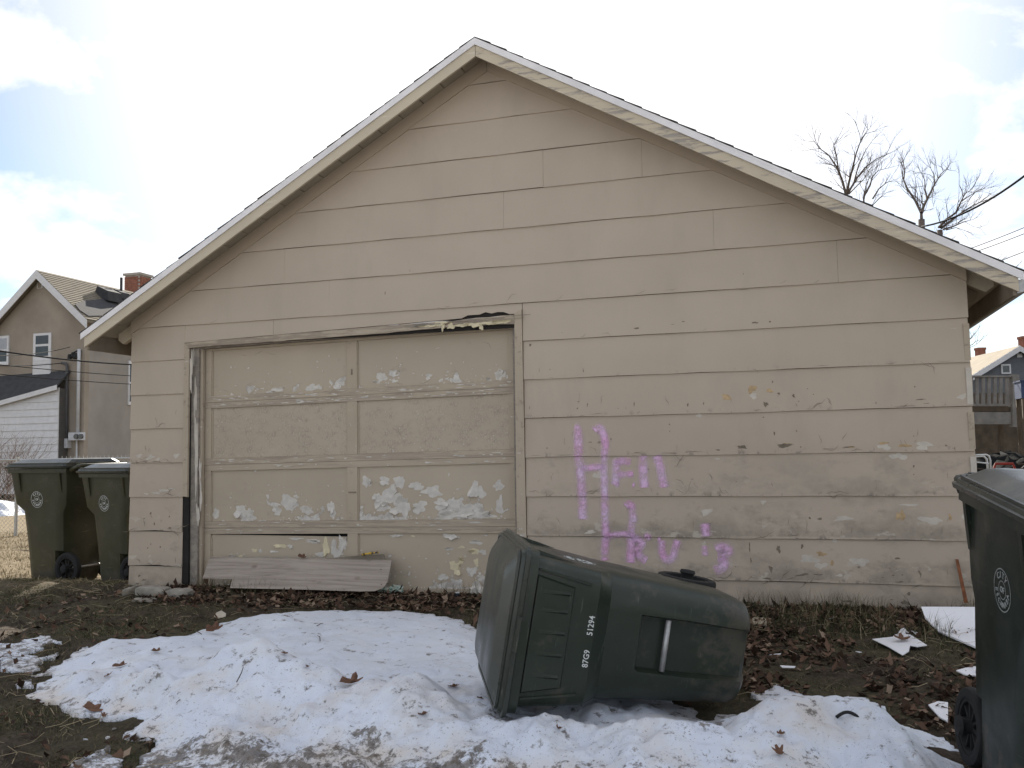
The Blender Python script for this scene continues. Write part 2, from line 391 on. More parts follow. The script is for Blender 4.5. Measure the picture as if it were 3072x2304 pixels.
# unseen snow-white alley behind the camera, added to bounce sunlight onto the wall
gx2 = np.linspace(-45, 45, 91); gy2 = np.linspace(-42, -8.2, 40)
AX, AY = np.meshgrid(gx2, gy2); AZ = gz(AX, AY)+.05+(fbm(AX*.6, AY*.6, 3, 15)-.5)*.1
i2 = (np.arange(39)[:, None]*91+np.arange(90)[None, :]).ravel()
def bounce_alley_mat():
    g = NG('bounce_alley_white'); c = g.ramp(g.noise(.5, 6, .6), [(.35, (.50, .48, .45, 1)), (.6, (.76, .76, .77, 1))]); return g.fin(c, .7, .3)
np_mesh('bounce_alley', np.stack([AX.ravel(), AY.ravel(), AZ.ravel()], 1), np.stack([i2, i2+1, i2+92, i2+91], 1), bounce_alley_mat(), None, True, 'structure')

# ------------------------------------------------------------------ garage
MS = 0.571                    # slope of the rake
AP = 4.275                    # where wall and soffit meet at the apex
HW = 3.3975                   # half width of the front wall
garage = empty('garage', (0, 0, 0))
tag(garage, 'beige garage with peeling paint, pink graffiti and a low gable roof', 'garage')

M['wall_side'] = M['siding']
V0 = 2.269; EX = 0.30
def wall_front(v):            # front face of the lapped boards at height v
    fr = ((v - V0)/EX) % 1.0
    return -(0.015 - 0.010*fr)

HEAD_L, HEAD_R = 2.112, 2.188      # the head trim climbs to the right
def head_top(u): return HEAD_L + (u+2.832)/(0.254+2.832)*(HEAD_R-HEAD_L)
CAS_L, CAS_R0, CAS_R1 = -2.838, 0.256, 0.264

def half_at(v):
    return min(HW, (AP-0.095-v)/MS)

def board(u0b, u1b, u0t, u1t, vb, vt, jag=0.0):
    """one lapped board: bottom edge proud, top edge tucked behind the next"""
    n = max(2, int((max(u1b, u1t)-min(u0b, u0t))/.22))
    fb = []; ft = []
    for i in range(n+1):
        t = i/n
        ub = u0b+(u1b-u0b)*t; ut = u0t+(u1t-u0t)*t
        jz = random.uniform(-1, 1)*.0026; jy = random.uniform(-2.2, .8)*.0016
        fb.append((ub, -.0155+jy, vb+jz + (random.uniform(0, jag) if 0 < i < n else 0))); ft.append((ut, -.004+jy*.3, vt))
    bb = [(p[0], -.003, p[2]) for p in fb]
    vs = fb+ft+bb; k = n+1; fs = []
    for i in range(n):
        fs += [(i, i+1, k+i+1, k+i), (i+1, i, 2*k+i, 2*k+i+1)]
    fs += [(0, k, 2*k), (n, 2*k+n, k+n)]
    m = MB(); m.add(vs, fs); return m

def seam_u(px, py): return float(at_y(px, py, -.01)[0])
SEAMS = {  # course index (0 = bottom edge at V0) -> joints seen in the photograph
    5: [], 4: [], 3: [seam_u(1629, 500), seam_u(1925, 465)], 2: [seam_u(1511, 620)],
    1: [seam_u(854, 690), seam_u(2140, 670)], 0: [seam_u(988, 795), seam_u(2512, 775)],
}
def place_boards():
    for k in range(6, -8, -1):
        vb = V0 + k*EX; vt = vb + EX - .001
        if k == -7: vb = V0 + k*EX
        spans = []
        if k >= 0:
            hb, ht = half_at(vb), max(.03, half_at(vt))
            if hb < .06: continue
            cuts = [-hb] + sorted(SEAMS.get(k, [])) + [hb]
            for a, b in zip(cuts[:-1], cuts[1:]):
                a_t = -ht if a == -hb else a+.0; b_t = ht if b == hb else b
                if a != -hb: a += .0006; a_t = a
                if b != hb: b -= .0006; b_t = b
                if a_t > b_t: a_t = b_t = (a_t+b_t)/2
                board(a, b, a_t, b_t, vb, vt).build('siding_board', M['siding'], garage)
        elif k == -1:
            # course over the door head
            s1, s2 = seam_u(820, 972), seam_u(1566, 925)
            xr = HW + .004
            board(-HW, CAS_L-.001, -HW, CAS_L-.001, vb, vt).build('siding_board', M['siding'], garage)
            strip(CAS_L+.001, s1-.001, vt); strip(s1+.001, s2-.001, vt)
            board(s2+.001 if s2 > CAS_R0 else CAS_R0+.002, xr, s2+.001 if s2 > CAS_R0 else CAS_R0+.002, xr, vb, vt).build('siding_board', M['siding'], garage)
        else:
            left_edge = CAS_L-.001
            if vt < .80: left_edge = -2.846 + random.uniform(-.006, .004)
            lo = .006 if k < -5 else 0
            jag = .012 if k <= -6 else 0.0
            board(-HW-.002*(k % 2), left_edge, -HW-.002*(k % 2), left_edge, vb, vt, jag).build('siding_board', M['siding'], garage)
            r = CAS_R0 + (CAS_R1-CAS_R0)*(1-vb/2.1) + .002
            board(r, HW+.004*(k % 2), r, HW+.004*(k % 2), vb, vt, jag*.4).build('siding_board', M['siding'], garage)
    # the bottom strips under the lowest course
    board(-HW, -2.85, -HW, -2.85, -.06, V0-7*EX-.001, .02).build('siding_board', M['siding'], garage)
    board(.27, HW, .27, HW, -.08, V0-7*EX-.001).build('siding_board', M['siding'], garage)
def strip(a, b, vt):
    pts = []; n = max(3, int((b-a)/.05))
    lowr = []
    for i in range(n+1):
        u = a+(b-a)*i/n
        v = head_top(u)+.002
        if -.22 < u < .14: v += .018*abs(math.sin(u*37))+.006*random.random() + .012*(1-abs(u+.02)/.2 if abs(u+.02) < .2 else 0)
        lowr.append((u, -.012, v))
    m = MB()
    up = [(p[0], -.004, vt) for p in lowr]; bk = [(p[0], -.003, p[2]) for p in lowr]; k = n+1
    m.add(lowr+up+bk, [(i, i+1, k+i+1, k+i) for i in range(n)] + [(i+1, i, 2*k+i, 2*k+i+1) for i in range(n)] + [(0, k, 2*k), (n, 2*k+n, k+n)])
    m.build('siding_board', M['siding'], garage)
place_boards()

# sheathing behind the boards, with the door opening left out
m = MB()
m.prism([(-HW+.01, .0, -.1), (-2.79, .0, -.1), (-2.79, .0, 2.08), (-HW+.01, .0, 2.08)], (0, .02, 0))
m.prism([(.19, .0, -.1), (HW-.01, .0, -.1), (HW-.01, .0, 2.08), (.19, .0, 2.08)], (0, .02, 0))
m.prism([(-HW+.01, .0, 2.081), (HW-.01, .0, 2.081), (HW-.01, .0, AP-.02-MS*HW), (0, 0, AP-.02), (-HW+.01, 0, AP-.02-MS*HW)], (0, .02, 0))
m.build('sheathing', M['sheathing'], garage)
# side and back walls
GD = 7.2
for s in (-1, 1):
    m = MB(); m.box(s*3.38-.012, s*3.38+.012, .022, GD, -.1, AP-.03-MS*3.39); m.build('side_wall', M['siding'], garage)
m = MB(); m.prism([(-3.37, GD, -.1), (3.37, GD, -.1), (3.37, GD, AP-.05-MS*3.37), (0, GD, AP-.05), (-3.37, GD, AP-.05-MS*3.37)], (0, .02, 0)); m.build('back_wall', M['siding'], garage)
# corner strips between the laps at the right corner
for k in range(-7, -1):
    m = MB(); m.box(HW-.03, HW+.0065, -.0185, -.0005, V0+k*EX+.012, V0+k*EX+.26); m.build('corner_strip', M['chip_light'] if k % 2 else M['trim'], garage)

# frieze boards under the soffit
FH = .116
for s in (-1, 1):
    m = MB(); e = HW+.004
    m.prism([(s*.0015, -.023, AP-.001), (s*e, -.023, AP-.001-MS*e), (s*e, -.023, AP-FH-MS*e), (s*.0015, -.023, AP-FH)], (0, .022, 0))
    m.build('frieze_board', M['frieze'], garage)

# roof deck boards (seen from below on the left), rake boards, white drip edge, shingle rows
UE = 3.655; OV = .30
def rz(u, off): return AP + off - MS*abs(u)
cosr = 1/math.sqrt(1+MS*MS)
nb = 20; wbd = UE/nb
for s in (-1, 1):
    for i in range(nb):
        a = i*wbd + (.0 if i == 0 else .005); b = (i+1)*wbd - .005
        dz = random.uniform(-.0015, .0015)
        m = MB(); y1 = GD+.2; y0 = -OV+.025
        P = [(s*a, y0, rz(a, .002+dz)), (s*b, y0, rz(b, .002+dz)), (s*b, y1, rz(b, .002+dz)), (s*a, y1, rz(a, .002+dz))]
        m.hexa(P + [(p[0], p[1], p[2]+.020) for p in P]); m.build('sheathing_board', M['soffit'], garage)
    # rake board, in two lengths on the long right slope
    lens = [(0.002, UE)] if s < 0 else [(0.002, UE)]
    for a, b in lens:
        m = MB(); n = 24
        low = []; top = []
        for i in range(n+1):
            u = a+(b-a)*i/n; low.append((s*u, -OV, rz(u, -.105)+random.uniform(-.0015, .0015))); top.append((s*u, -OV, rz(u, -.012)))
        m.prism(low+top[::-1], (0, .022, 0)); m.build('rake_board', M['barge'] if s > 0 else M['barge_good'], garage)
    m = MB(); n = 26; P = []
    lo = [(s*(UE+.03)*i/n, -OV-.013+random.uniform(-.001, .001), rz((UE+.03)*i/n, -.018)+random.uniform(-.001, .001)) for i in range(n+1)]
    hi = [(p[0], p[1], rz(p[0], .036)) for p in lo]
    m.prism(lo+hi[::-1], (0, .011, 0)); m.build('drip_edge', M['drip'], garage)
    rows = 29; w = (UE+.05)/rows
    for i in range(rows):
        a = max(0, i*w-.02); b = (i+1)*w
        o = random.uniform(-.004, .010); y0 = -OV-.012+o
        m = MB()
        P = [(s*a, y0, rz(a, .037)), (s*b, y0, rz(b, .046)), (s*b, GD+.25, rz(b, .046)), (s*a, GD+.25, rz(a, .037))]
        m.hexa(P + [(p[0], p[1], p[2]+.007) for p in P]); m.build('shingle', M['shingle'], garage)
    # eave fascia and rafter tails
    m = MB(); m.hexa([(s*(UE-.03), -OV+.03, rz(UE, -.125)), (s*(UE-.008), -OV+.03, rz(UE, -.125)), (s*(UE-.008), GD+.2, rz(UE, -.125)), (s*(UE-.03), GD+.2, rz(UE, -.125)),
                     (s*(UE-.03), -OV+.03, rz(UE, .008)), (s*(UE-.008), -OV+.03, rz(UE, -.002)), (s*(UE-.008), GD+.2, rz(UE, -.002)), (s*(UE-.03), GD+.2, rz(UE, .008))])
    m.build('eave_fascia', M['eave_dark'], garage)
    for i in range(12):
        y = .03 + i*.6; e = 3.575
        m = MB(); m.prism([(s*3.2, y, rz(3.2, 0)), (s*e, y, rz(e, 0)), (s*e, y, rz(e, -.055)), (s*(e-.05), y, rz(e-.05, -.12)), (s*3.2, y, rz(3.2, -.135))], (0, .045, 0))
        m.build('rafter', M['barge_good'] if (i == 0 and s < 0) else M['soffit'], garage)
m = MB(); m.hexa([(UE+.0, -OV+.05, rz(UE, -.11)), (UE+.07, -OV+.05, rz(UE, -.09)), (UE+.07, GD+.2, rz(UE, -.09)), (UE+.0, GD+.2, rz(UE, -.11)),
                  (UE+.0, -OV+.05, rz(UE, -.02)), (UE+.075, -OV+.05, rz(UE, -.02)), (UE+.075, GD+.2, rz(UE, -.02)), (UE+.0, GD+.2, rz(UE, -.02))]); m.build('gutter', M['metal'], garage)

# door trim
m = MB(); m.prism([(CAS_L, -.024, .775), (-2.789, -.024, .768), (-2.782, -.024, 2.062), (CAS_L+.006, -.024, HEAD_L)], (0, .022, 0)); m.build('door_casing', M['trim'], garage)
m = MB(); m.prism([(.182, -.024, -.05), (CAS_R1-.002, -.024, -.05), (CAS_R0-.002, -.024, HEAD_R+.03), (.195, -.024, HEAD_R-.0)], (0, .022, 0)); m.build('door_casing', M['trim'], garage)
n = 30; lo = []; hi = []
for i in range(n+1):
    u = -2.781 + i/n*(.193+2.781); t = i/n
    lo.append((u, -.026, 2.064+t*.05+random.uniform(-.003, .003)*(1+2*(t > .7))))
    hi.append((CAS_L+.007+i/n*(.193-CAS_L-.007), -.026, head_top(u)-.004+random.uniform(-.002, .001) - (.018*random.random() if t > .82 else 0)))
m = MB(); m.prism(lo+hi[::-1], (0, .024, 0)); m.build('head_casing', M['head'], garage)
m = MB(); m.prism([(-2.787, .022, 2.055), (.19, .022, 2.105), (.19, .022, 2.16), (-2.787, .022, 2.11)], (0, .12, 0)); m.build('head_jamb', M['jamb'], garage)
m = MB(); m.prism([(-2.7885, .0215, -.06), (-2.715, .0215, -.06), (-2.712, .0215, 2.06), (-2.7885, .0215, 2.055)], (0, .12, 0)); m.build('door_jamb', M['jamb'], garage)
m = MB(); m.prism([(-2.714, .045, -.06), (-2.69, .045, -.06), (-2.688, .045, 2.06), (-2.714, .045, 2.06)], (0, .03, 0)); m.build('door_stop', M['trim'], garage)
m = MB(); m.prism([(.16, .022, -.06), (.19, .022, -.06), (.193, .022, 2.11), (.165, .022, 2.11)], (0, .12, 0)); m.build('door_jamb', M['jamb'], garage)

# sectional door: four sections of two panels
TILT = .0135
def dz_(u): return TILT*(u+1.27)
door = None
m = MB(); m.prism([(-2.70, .118, -.03), (.172, .118, .01), (.172, .118, 2.12), (-2.70, .118, 2.08)], (0, .01, 0)); door = m.build('garage_door', M['dark'], garage)
def dq(u0, u1, z0, z1, y0, y1, tiltz=0):
    m = MB(); m.prism([(u0, y0, z0+dz_(u0)), (u1, y0, z0+dz_(u1)), (u1, y0, z1+dz_(u1)-tiltz), (u0, y0, z1+dz_(u0))], (0, y1-y0, 0)); return m
SEC = [(-.035, .511), (.513, 1.056), (1.058, 1.603), (1.605, 2.15)]
UL, UR, UM = -2.695, .168, -1.264
amt = {3: (.10, .11), 2: (.03, .03), 1: (.155, .24), 0: (.17, .17)}
for i, (a, b) in enumerate(SEC):
    rt_, rb_ = .050, .056
    if i == 3: rt_ = .09
    dq(UL, UR, a, a+rb_, .084, .113).build('rail', M['rail'] if i in (1, 2, 3) else M['rail_good'], door)
    dq(UL, UR, b-rt_, b, .086, .113).build('rail', M['rail_good'] if i in (3, 1) else M['rail'], door)
    dq(UL, UL+.066, a+rb_+.001, b-rt_-.001, .086, .113).build('stile', M['stile'], door)
    dq(UR-.062, UR, a+rb_+.001, b-rt_-.001, .086, .113).build('stile', M['stile'], door)
    dq(UM-.046, UM+.046, a+rb_+.001, b-rt_-.001, .085, .113).build('stile', M['stile'], door)
    for j, (u0, u1) in enumerate(((UL+.067, UM-.047), (UM+.047, UR-.063))):
        mt = door_panel_mat('peeling_door_panel', a+.05, b-.04, amt[i][j], .75 if i == 2 else 0.0, 1.7*i+3.1*j+.6, .0 if i else .35)
        z1 = b-rt_-.001; drop = 0
        if i == 0 and j == 0: z1 -= .004; drop = .022
        dq(u0, u1, a+rb_+.001, z1, .101, .113, drop).build('door_panel', mt, door)
        # thin beads round the panel
        for (p, q) in ((u0, u0+.009), (u1-.009, u1)):
            dq(p, q, a+rb_+.002, z1-.01-drop, .093, .1005).build('bead', M['stile'], door)
# small latch plates on the middle stile
for zz in (1.80, .80):
    m = MB(); (m.box(UM-.035, UM+.035, .079, .0845, zz-.005, zz+.005) if zz < 1 else m.box(UM-.005, UM+.005, .079, .0845, zz-.025, zz+.025)); m.build('latch', M['eave_dark'], door)

# --- loose and curled paint (real chips standing off the surface)
def blob(cx, cz, rx, rzv, n=9, jag=.45):
    p = [random.random()*6.28 for _ in range(4)]; pts = []
    for i in range(n):
        a = 2*math.pi*(i+random.uniform(-.3, .3))/n
        k = 1+jag*(.45*math.sin(2*a+p[0])+.4*math.sin(3*a+p[1])+.35*math.sin(5*a+p[2])+random.uniform(-.22, .22))
        pts.append((cx+rx*k*math.cos(a), cz+rzv*k*math.sin(a)))
    return pts
def chips(mb, u, v, y, sx, sz, curl=.006, n=9):
    if max(sx, sz) > .02: n = n+9
    pts = blob(u, v, sx, sz, n, .5)
    cx = sum(p[0] for p in pts)/n; czz = sum(p[1] for p in pts)/n
    a = random.random()*6.28
    fr = [(p[0], y-.0008-curl*max(0, (math.cos(a)*(p[0]-u)/sx + math.sin(a)*(p[1]-v)/sz))**1.5, p[1]) for p in pts]
    vs = [(cx, y-.0012, czz)]+fr+[(p[0], y+.0005, p[2]) for p in fr]
    fs = [(0, 1+i, 1+(i+1) % n) for i in range(n)] + [(1+i, 1+n+i, 1+n+(i+1) % n, 1+(i+1) % n) for i in range(n)]
    mb.add(vs, fs)
fl = MB(); cr_ = MB()
YD = .1005
def dpx(px, py): p = at_y(px, py, YD); return p[0], p[2]
# positions read off the photograph's door (crop coordinates x/1.8435+540, y/1.8435+900)
def cpt(x, y): return dpx(540+x/1.8435, 900+y/1.8435)
spots = [(545, 498, 38, 14), (500, 508, 22, 7), (720, 490, 45, 16), (765, 478, 24, 14), (840, 462, 14, 18), (900, 458, 22, 12), (1115, 425, 30, 28), (1092, 455, 16, 12), (1190, 452, 18, 12),
         (1208, 396, 6, 5), (1370, 430, 22, 18), (1440, 448, 14, 10), (1475, 397, 12, 6), (1500, 445, 14, 12), (1770, 410, 26, 30), (1712, 440, 20, 12), (458, 492, 12, 5),
         (487, 1082, 14, 14), (340, 1160, 40, 36), (385, 1175, 20, 25), (600, 1120, 42, 45), (545, 1165, 26, 28), (700, 1165, 36, 24), (645, 1090, 20, 10), (840, 1160, 22, 40), (205, 1180, 22, 30),
         (1030, 1000, 26, 36), (1130, 1000, 30, 22), (1220, 1000, 40, 30), (1160, 1060, 45, 40), (1200, 1100, 50, 35), (1310, 1025, 45, 22), (1400, 1070, 55, 30), (1090, 1100, 26, 30), (1120, 1135, 40, 30),
         (1240, 1140, 40, 40), (1180, 1170, 40, 20), (1330, 1150, 40, 30), (1640, 1060, 40, 40), (1760, 1030, 28, 22), (1770, 1140, 22, 40), (1440, 1130, 40, 25), (1520, 1130, 50, 30), (1600, 1150, 50, 30), (1480, 1185, 60, 22), (1580, 1190, 70, 20), (1680, 1190, 60, 18),
         (1535, 1045, 10, 6), (1490, 965, 6, 10), (820, 1025, 6, 5), (740, 1335, 50, 10), (640, 1320, 40, 6), (405, 1385, 22, 9), (445, 1385, 10, 12), (560, 1360, 40, 10), (520, 1392, 24, 8), (610, 1358, 18, 12),
         (800, 1370, 26, 40), (850, 1360, 20, 40), (900, 1360, 22, 45), (880, 1400, 30, 20), (780, 1410, 30, 15), (920, 1330, 14, 20), (285, 1418, 22, 7), (340, 1420, 24, 7),
         (1490, 1310, 46, 16), (1480, 1380, 22, 12), (1640, 1340, 34, 10), (1640, 1390, 30, 14), (1560, 1370, 16, 10), (1680, 1400, 20, 16), (1530, 1480, 30, 30), (1560, 1440, 20, 20), (1620, 1500, 26, 26), (1660, 1540, 20, 22), (1450, 1530, 34, 14), (1640, 1450, 18, 20), (1200, 1305, 30, 8), (1290, 1307, 14, 5), (1690, 1297, 10, 8)]
for (x, y, a, b) in spots:
    u, v = cpt(x, y); px2m = .00204
    tgt = cr_ if (y > 1290 and random.random() < .35) else fl
    for _ in range(2 if max(a, b) > 24 else 1):
        chips(tgt, u+random.uniform(-.3, .3)*a*px2m, v+random.uniform(-.3, .3)*b*px2m, YD, a*px2m*.62, b*px2m*.62, random.choice((.001, .002, .004, .010, .018)), random.choice((8, 10, 11, 13)))
for _ in range(380):
    sc = random.choice((0, 0, 0, 1, 1, 3)); a, b = SEC[sc]
    u = random.uniform(UL+.09, UR-.08); v = a+.06+(random.random()**2.2)*.30+dz_(u)
    if abs(u-UM) < .06: continue
    chips(fl, u, v, YD, random.uniform(.003, .011), random.uniform(.002, .009), .004, 7)
for _ in range(260):         # fine curls over the second section
    u = random.uniform(UL+.09, UR-.08); v = random.uniform(1.12, 1.46)+dz_(u)
    if abs(u-UM) < .06: continue
    chips(fl, u, v, YD, random.uniform(.0015, .007), random.uniform(.0015, .006), .006, 6)
for _ in range(170):        # bare white streaks along the rails
    zc_ = random.choice((.515, 1.06, 1.06, 1.607, 1.607, 1.607))+random.choice((-.03, .025)); u = random.uniform(UL+.05, UR-.05); v = zc_+random.uniform(-.016, .016)+dz_(u)
    chips(fl, u, v, .0835, random.uniform(.006, .04), random.uniform(.0015, .005), .002, 8)
fl.build('paint_flakes', M['flake'], door, False, 'stuff', False)
cr_.build('paint_flakes', M['cream'], door, False, 'stuff', False)
# hanging flaps under the rotted right end of the head trim
fp = MB()
for (x, y, w, h) in ((1440, 130, 26, 10), (1455, 148, 8, 16), (1500, 145, 20, 10), (1560, 140, 26, 8), (1625, 138, 30, 9), (1665, 148, 9, 14), (1700, 128, 30, 7), (1760, 124, 34, 6), (1805, 118, 22, 6), (1390, 143, 26, 4), (1350, 146, 20, 3)):
    p = at_y(540+x/1.8435, 900+y/1.8435, -.03)
    chips(fp, p[0], p[2], -.029, w*.0019, h*.0019, .012, 8)
fp.build('paint_flakes', M['cream'], garage, False, 'stuff', False)
sp = MB()
for k in range(26):
    u = random.uniform(-.75, .17); v = head_top(u)-random.uniform(.012, .045)
    l = random.uniform(.05, .2)
    sp.hexa([(u, -.030, v), (u+l, -.031, v+.002), (u+l, -.027, v+.002), (u, -.027, v), (u, -.030, v+.004), (u+l, -.031, v+.005), (u+l, -.027, v+.005), (u, -.027, v+.004)])
sp.build('wood_splinters', M['jamb'], garage, False, 'stuff')
# white primer showing on the left jamb
jm = MB()
for (x, y, w, h, yy) in ((85, 545, 13, 75, .0205), (90, 850, 13, 140, .0205), (62, 390, 9, 90, -.025), (112, 940, 7, 50, .0205), (100, 1190, 9, 50, .0205), (75, 300, 8, 50, .0205), (115, 1080, 8, 60, .0205)):
    p = at_y(540+x/1.8435, 900+y/1.8435, yy)
    chips(jm, p[0], p[2], yy, w*.0015, h*.0019, .004, 11)
jm.build('paint_flakes', M['chip_light'], garage, False, 'stuff', False)

# --- chips, cracks and bare spots on the siding (read from the photograph)
dk = MB(); og = MB(); lt = MB()
def wpt(px, py):
    p = at_y(px, py, -.012); return p[0], p[2], wall_front(p[2])-.0006
def wchip(mb, px, py, a, b, n=8, curl=.001):
    u, v, y = wpt(px, py); chips(mb, u, v, y, a*.0021, b*.0021, curl, n)
c8 = lambda x, y: (1540+x/2.765, 1180+y/2.765)
c9 = lambda x, y: (2180+x/2.183, 1080+y/2.183)
for (x, y, a, b) in ((345, 110, 9, 8), (135, 120, 2, 7), (530, 130, 6, 9), (615, 95, 4, 10), (540, 70, 5, 3), (1002, 90, 3, 14), (870, 125, 4, 2), (935, 122, 3, 2), (1447, 95, 4, 9), (1578, 85, 2, 10), (2095, 90, 9, 12), (1295, 258, 5, 4), (1297, 315, 2, 4), (2165, 335, 3, 9),
                     (810, 380, 5, 5), (765, 350, 3, 8), (720, 405, 18, 5), (640, 405, 10, 3), (280, 455, 3, 5), (1120, 630, 4, 6), (945, 580, 7, 6), (1190, 798, 6, 2), (1540, 815, 4, 3), (1850, 733, 5, 2), (1370, 775, 12, 3), (1480, 720, 8, 8), (1900, 455, 22, 7), (1700, 470, 12, 4), (1020, 490, 14, 2), (1300, 495, 40, 2), (150, 515, 40, 1.5), (420, 512, 40, 1.5)):
    wchip(dk, *c8(x, y), a*.62, b*.62)
for (x, y, a, b) in ((300, 142, 5, 6), (340, 220, 7, 8), (438, 235, 8, 11), (472, 270, 4, 3), (255, 290, 12, 16), (530, 188, 3, 3), (568, 225, 3, 3), (1232, 175, 4, 4), (978, 280, 3, 6), (1270, 258, 30, 3), (1310, 285, 20, 2), (312, 480, 4, 12), (458, 465, 4, 6), (240, 375, 5, 4), (485, 570, 4, 4), (1225, 498, 3, 3), (1437, 560, 5, 6), (1492, 578, 3, 4), (100, 575, 30, 14), (800, 570, 40, 4), (660, 582, 26, 2), (380, 560, 40, 14), (1225, 697, 5, 8), (1225, 750, 3, 3),
                     (545, 1035, 8, 6), (610, 1040, 12, 8), (150, 1230, 4, 26), (160, 1320, 4, 26), (290, 1370, 9, 22), (170, 1415, 12, 8), (340, 1240, 10, 22), (265, 1430, 22, 6), (495, 1220, 8, 14), (1265, 1400, 8, 18), (865, 1357, 9, 6), (1150, 1408, 6, 5), (1022, 1424, 6, 3), (1070, 1365, 4, 4), (1090, 1410, 10, 3), (1150, 1455, 30, 6), (500, 1410, 36, 10), (610, 1410, 30, 8), (1120, 1300, 14, 8), (60, 1360, 8, 8),
                     (1170, 1590, 20, 14), (790, 1580, 26, 6), (1195, 1530, 10, 10), (1080, 1570, 8, 5)):
    wchip(dk, *c9(x, y), a*.55, b*.55)
for (x, y, a, b) in ((165, 190, 30, 24), (280, 200, 22, 12), (10, 260, 12, 16), (815, 570, 22, 6), (1165, 560, 34, 12), (1025, 545, 30, 8), (395, 550, 24, 8), (1140, 1020, 24, 36), (620, 1270, 26, 16), (690, 1330, 12, 16), (1465, 1030, 10, 20)):
    wchip(og, *c9(x, y), a*.5, b*.5, 10)
wchip(og, *c8(1765, 45), 16, 14, 10)
for (x, y, a, b) in ((175, 235, 24, 16), (1030, 570, 36, 16), (1290, 560, 46, 22), (1125, 630, 44, 20), (240, 930, 14, 12), (760, 1040, 46, 16), (1340, 1050, 60, 20), (540, 1305, 44, 28), (620, 1350, 30, 22), (870, 1320, 46, 24), (740, 1430, 36, 22), (1550, 1030, 10, 14), (1540, 240, 24, 16), (710, 1180, 10, 20), (1200, 950, 40, 8)):
    wchip(lt, *c9(x, y), a*.55, b*.55, 11)
for (x, y, a, b) in ((1540, 185, 8, 7), (1600, 985, 16, 12), (1635, 643, 3, 2), (2070, 905, 7, 7), (700, 690, 16, 20), (1580, 1250, 6, 9), (1690, 545, 8, 4), (640, 1150, 18, 6)):
    wchip(lt, *c8(x, y), a, b, 10)
c2 = lambda x, y: (x/3.456, 1340+y/3.456)
for (x, y, a, b) in ((1440, 95, 40, 20), (1560, 110, 50, 28), (1640, 130, 30, 14), (1830, 95, 34, 30), (1700, 455, 60, 18), (1620, 480, 60, 12), (1520, 490, 30, 10), (1780, 440, 40, 10)):
    wchip(lt, *c2(x, y), a*.36, b*.36, 12)
for (x, y, a, b) in ((1500, 150, 60, 5), (1620, 155, 50, 5), (1560, 690, 14, 12), (1495, 745, 14, 6), (1600, 800, 6, 20), (1755, 725, 6, 14), (1760, 845, 30, 10), (1440, 1340, 16, 14), (1490, 1390, 40, 24), (1430, 1430, 40, 16), (1530, 1050, 8, 8), (1560, 1010, 7, 6), (1660, 1040, 8, 10), (1820, 1180, 4, 40), (1500, 1500, 60, 6), (1870, 1320, 6, 6), (1650, 1225, 50, 3)):
    wchip(dk, *c2(x, y), a*.34, b*.34, 9)
for (px, py, a, b) in ((1155, 880, 2, 7), (1230, 812, 2, 3), (1618, 1112, 1.5, 10), (1650, 1108, 2, 3), (1750, 1112, 1.5, 8), (2025, 975, 22, 3), (2000, 1000, 10, 3), (2265, 968, 12, 4), (2050, 965, 6, 3), (2310, 965, 4, 4), (1910, 985, 10, 5), (1650, 1000, 8, 1.2), (1690, 998, 10, 1.2), (1590, 1035, 6, 6), (1560, 1010, 4, 4), (2230, 822, 2, 3)):
    wchip(dk, px, py, a*.8, b*.8)
for (px, py, a, b) in ((1820, 408, 4, 3), (1822, 395, 2, 2), (1345, 345, 3, 6), (2512, 690, 2, 2), (2860, 985, 12, 3)):
    wchip(lt, px, py, a*.7, b*.7, 7)
def crack(mb, u, v, ang, L, w):
    n = max(3, int(L/.012)); p = np.array([u, v]); pts = [p.copy()]; a = ang
    for _ in range(n):
        a += random.gauss(0, .45); a = ang+(a-ang)*.8; p = p+np.array([math.cos(a), math.sin(a)])*L/n; pts.append(p.copy())
    vs = []; fs = []
    for i, q_ in enumerate(pts):
        d = pts[min(i+1, n)]-pts[max(0, i-1)]; d = d/(np.linalg.norm(d)+1e-9); ww = w*(1-.8*abs(2*i/n-1))*random.uniform(.6, 1.4)
        for sg in (-1, 1):
            x_, z_ = q_[0]-d[1]*ww*sg, q_[1]+d[0]*ww*sg; vs.append((x_, wall_front(z_)-.0045, z_))
    for i in range(n): fs.append((2*i, 2*i+1, 2*i+3, 2*i+2))
    mb.add(vs, fs)
for _ in range(150):
    k = random.choice((-7, -7, -6, -6, -5, -5, -4, -4, -3)); vb = V0+k*EX
    left = random.random() < .16
    u = random.uniform(-3.36, -2.9) if left else random.uniform(.32, 3.3)
    if random.random() < .55: crack(dk, u, vb+random.uniform(.006, .03), random.choice((0, 3.14)), random.uniform(.03, .16), random.uniform(.0008, .0026))
    else: crack(dk, u, vb+random.uniform(.01, .12), 1.57, random.uniform(.02, .09), random.uniform(.0007, .0018))
for _ in range(30): crack(dk, random.uniform(-2.7, 3.2), random.choice((V0, V0-EX, V0-2*EX))+random.uniform(.003, .02), 0, random.uniform(.03, .12), .0012)
dk.build('bare_patches', M['chip_dark'], garage, False, 'stuff', False)
og.build('orange_patches', M['chip_orange'], garage, False, 'stuff', False)
lt.build('pale_patches', M['chip_light'], garage, False, 'stuff', False)

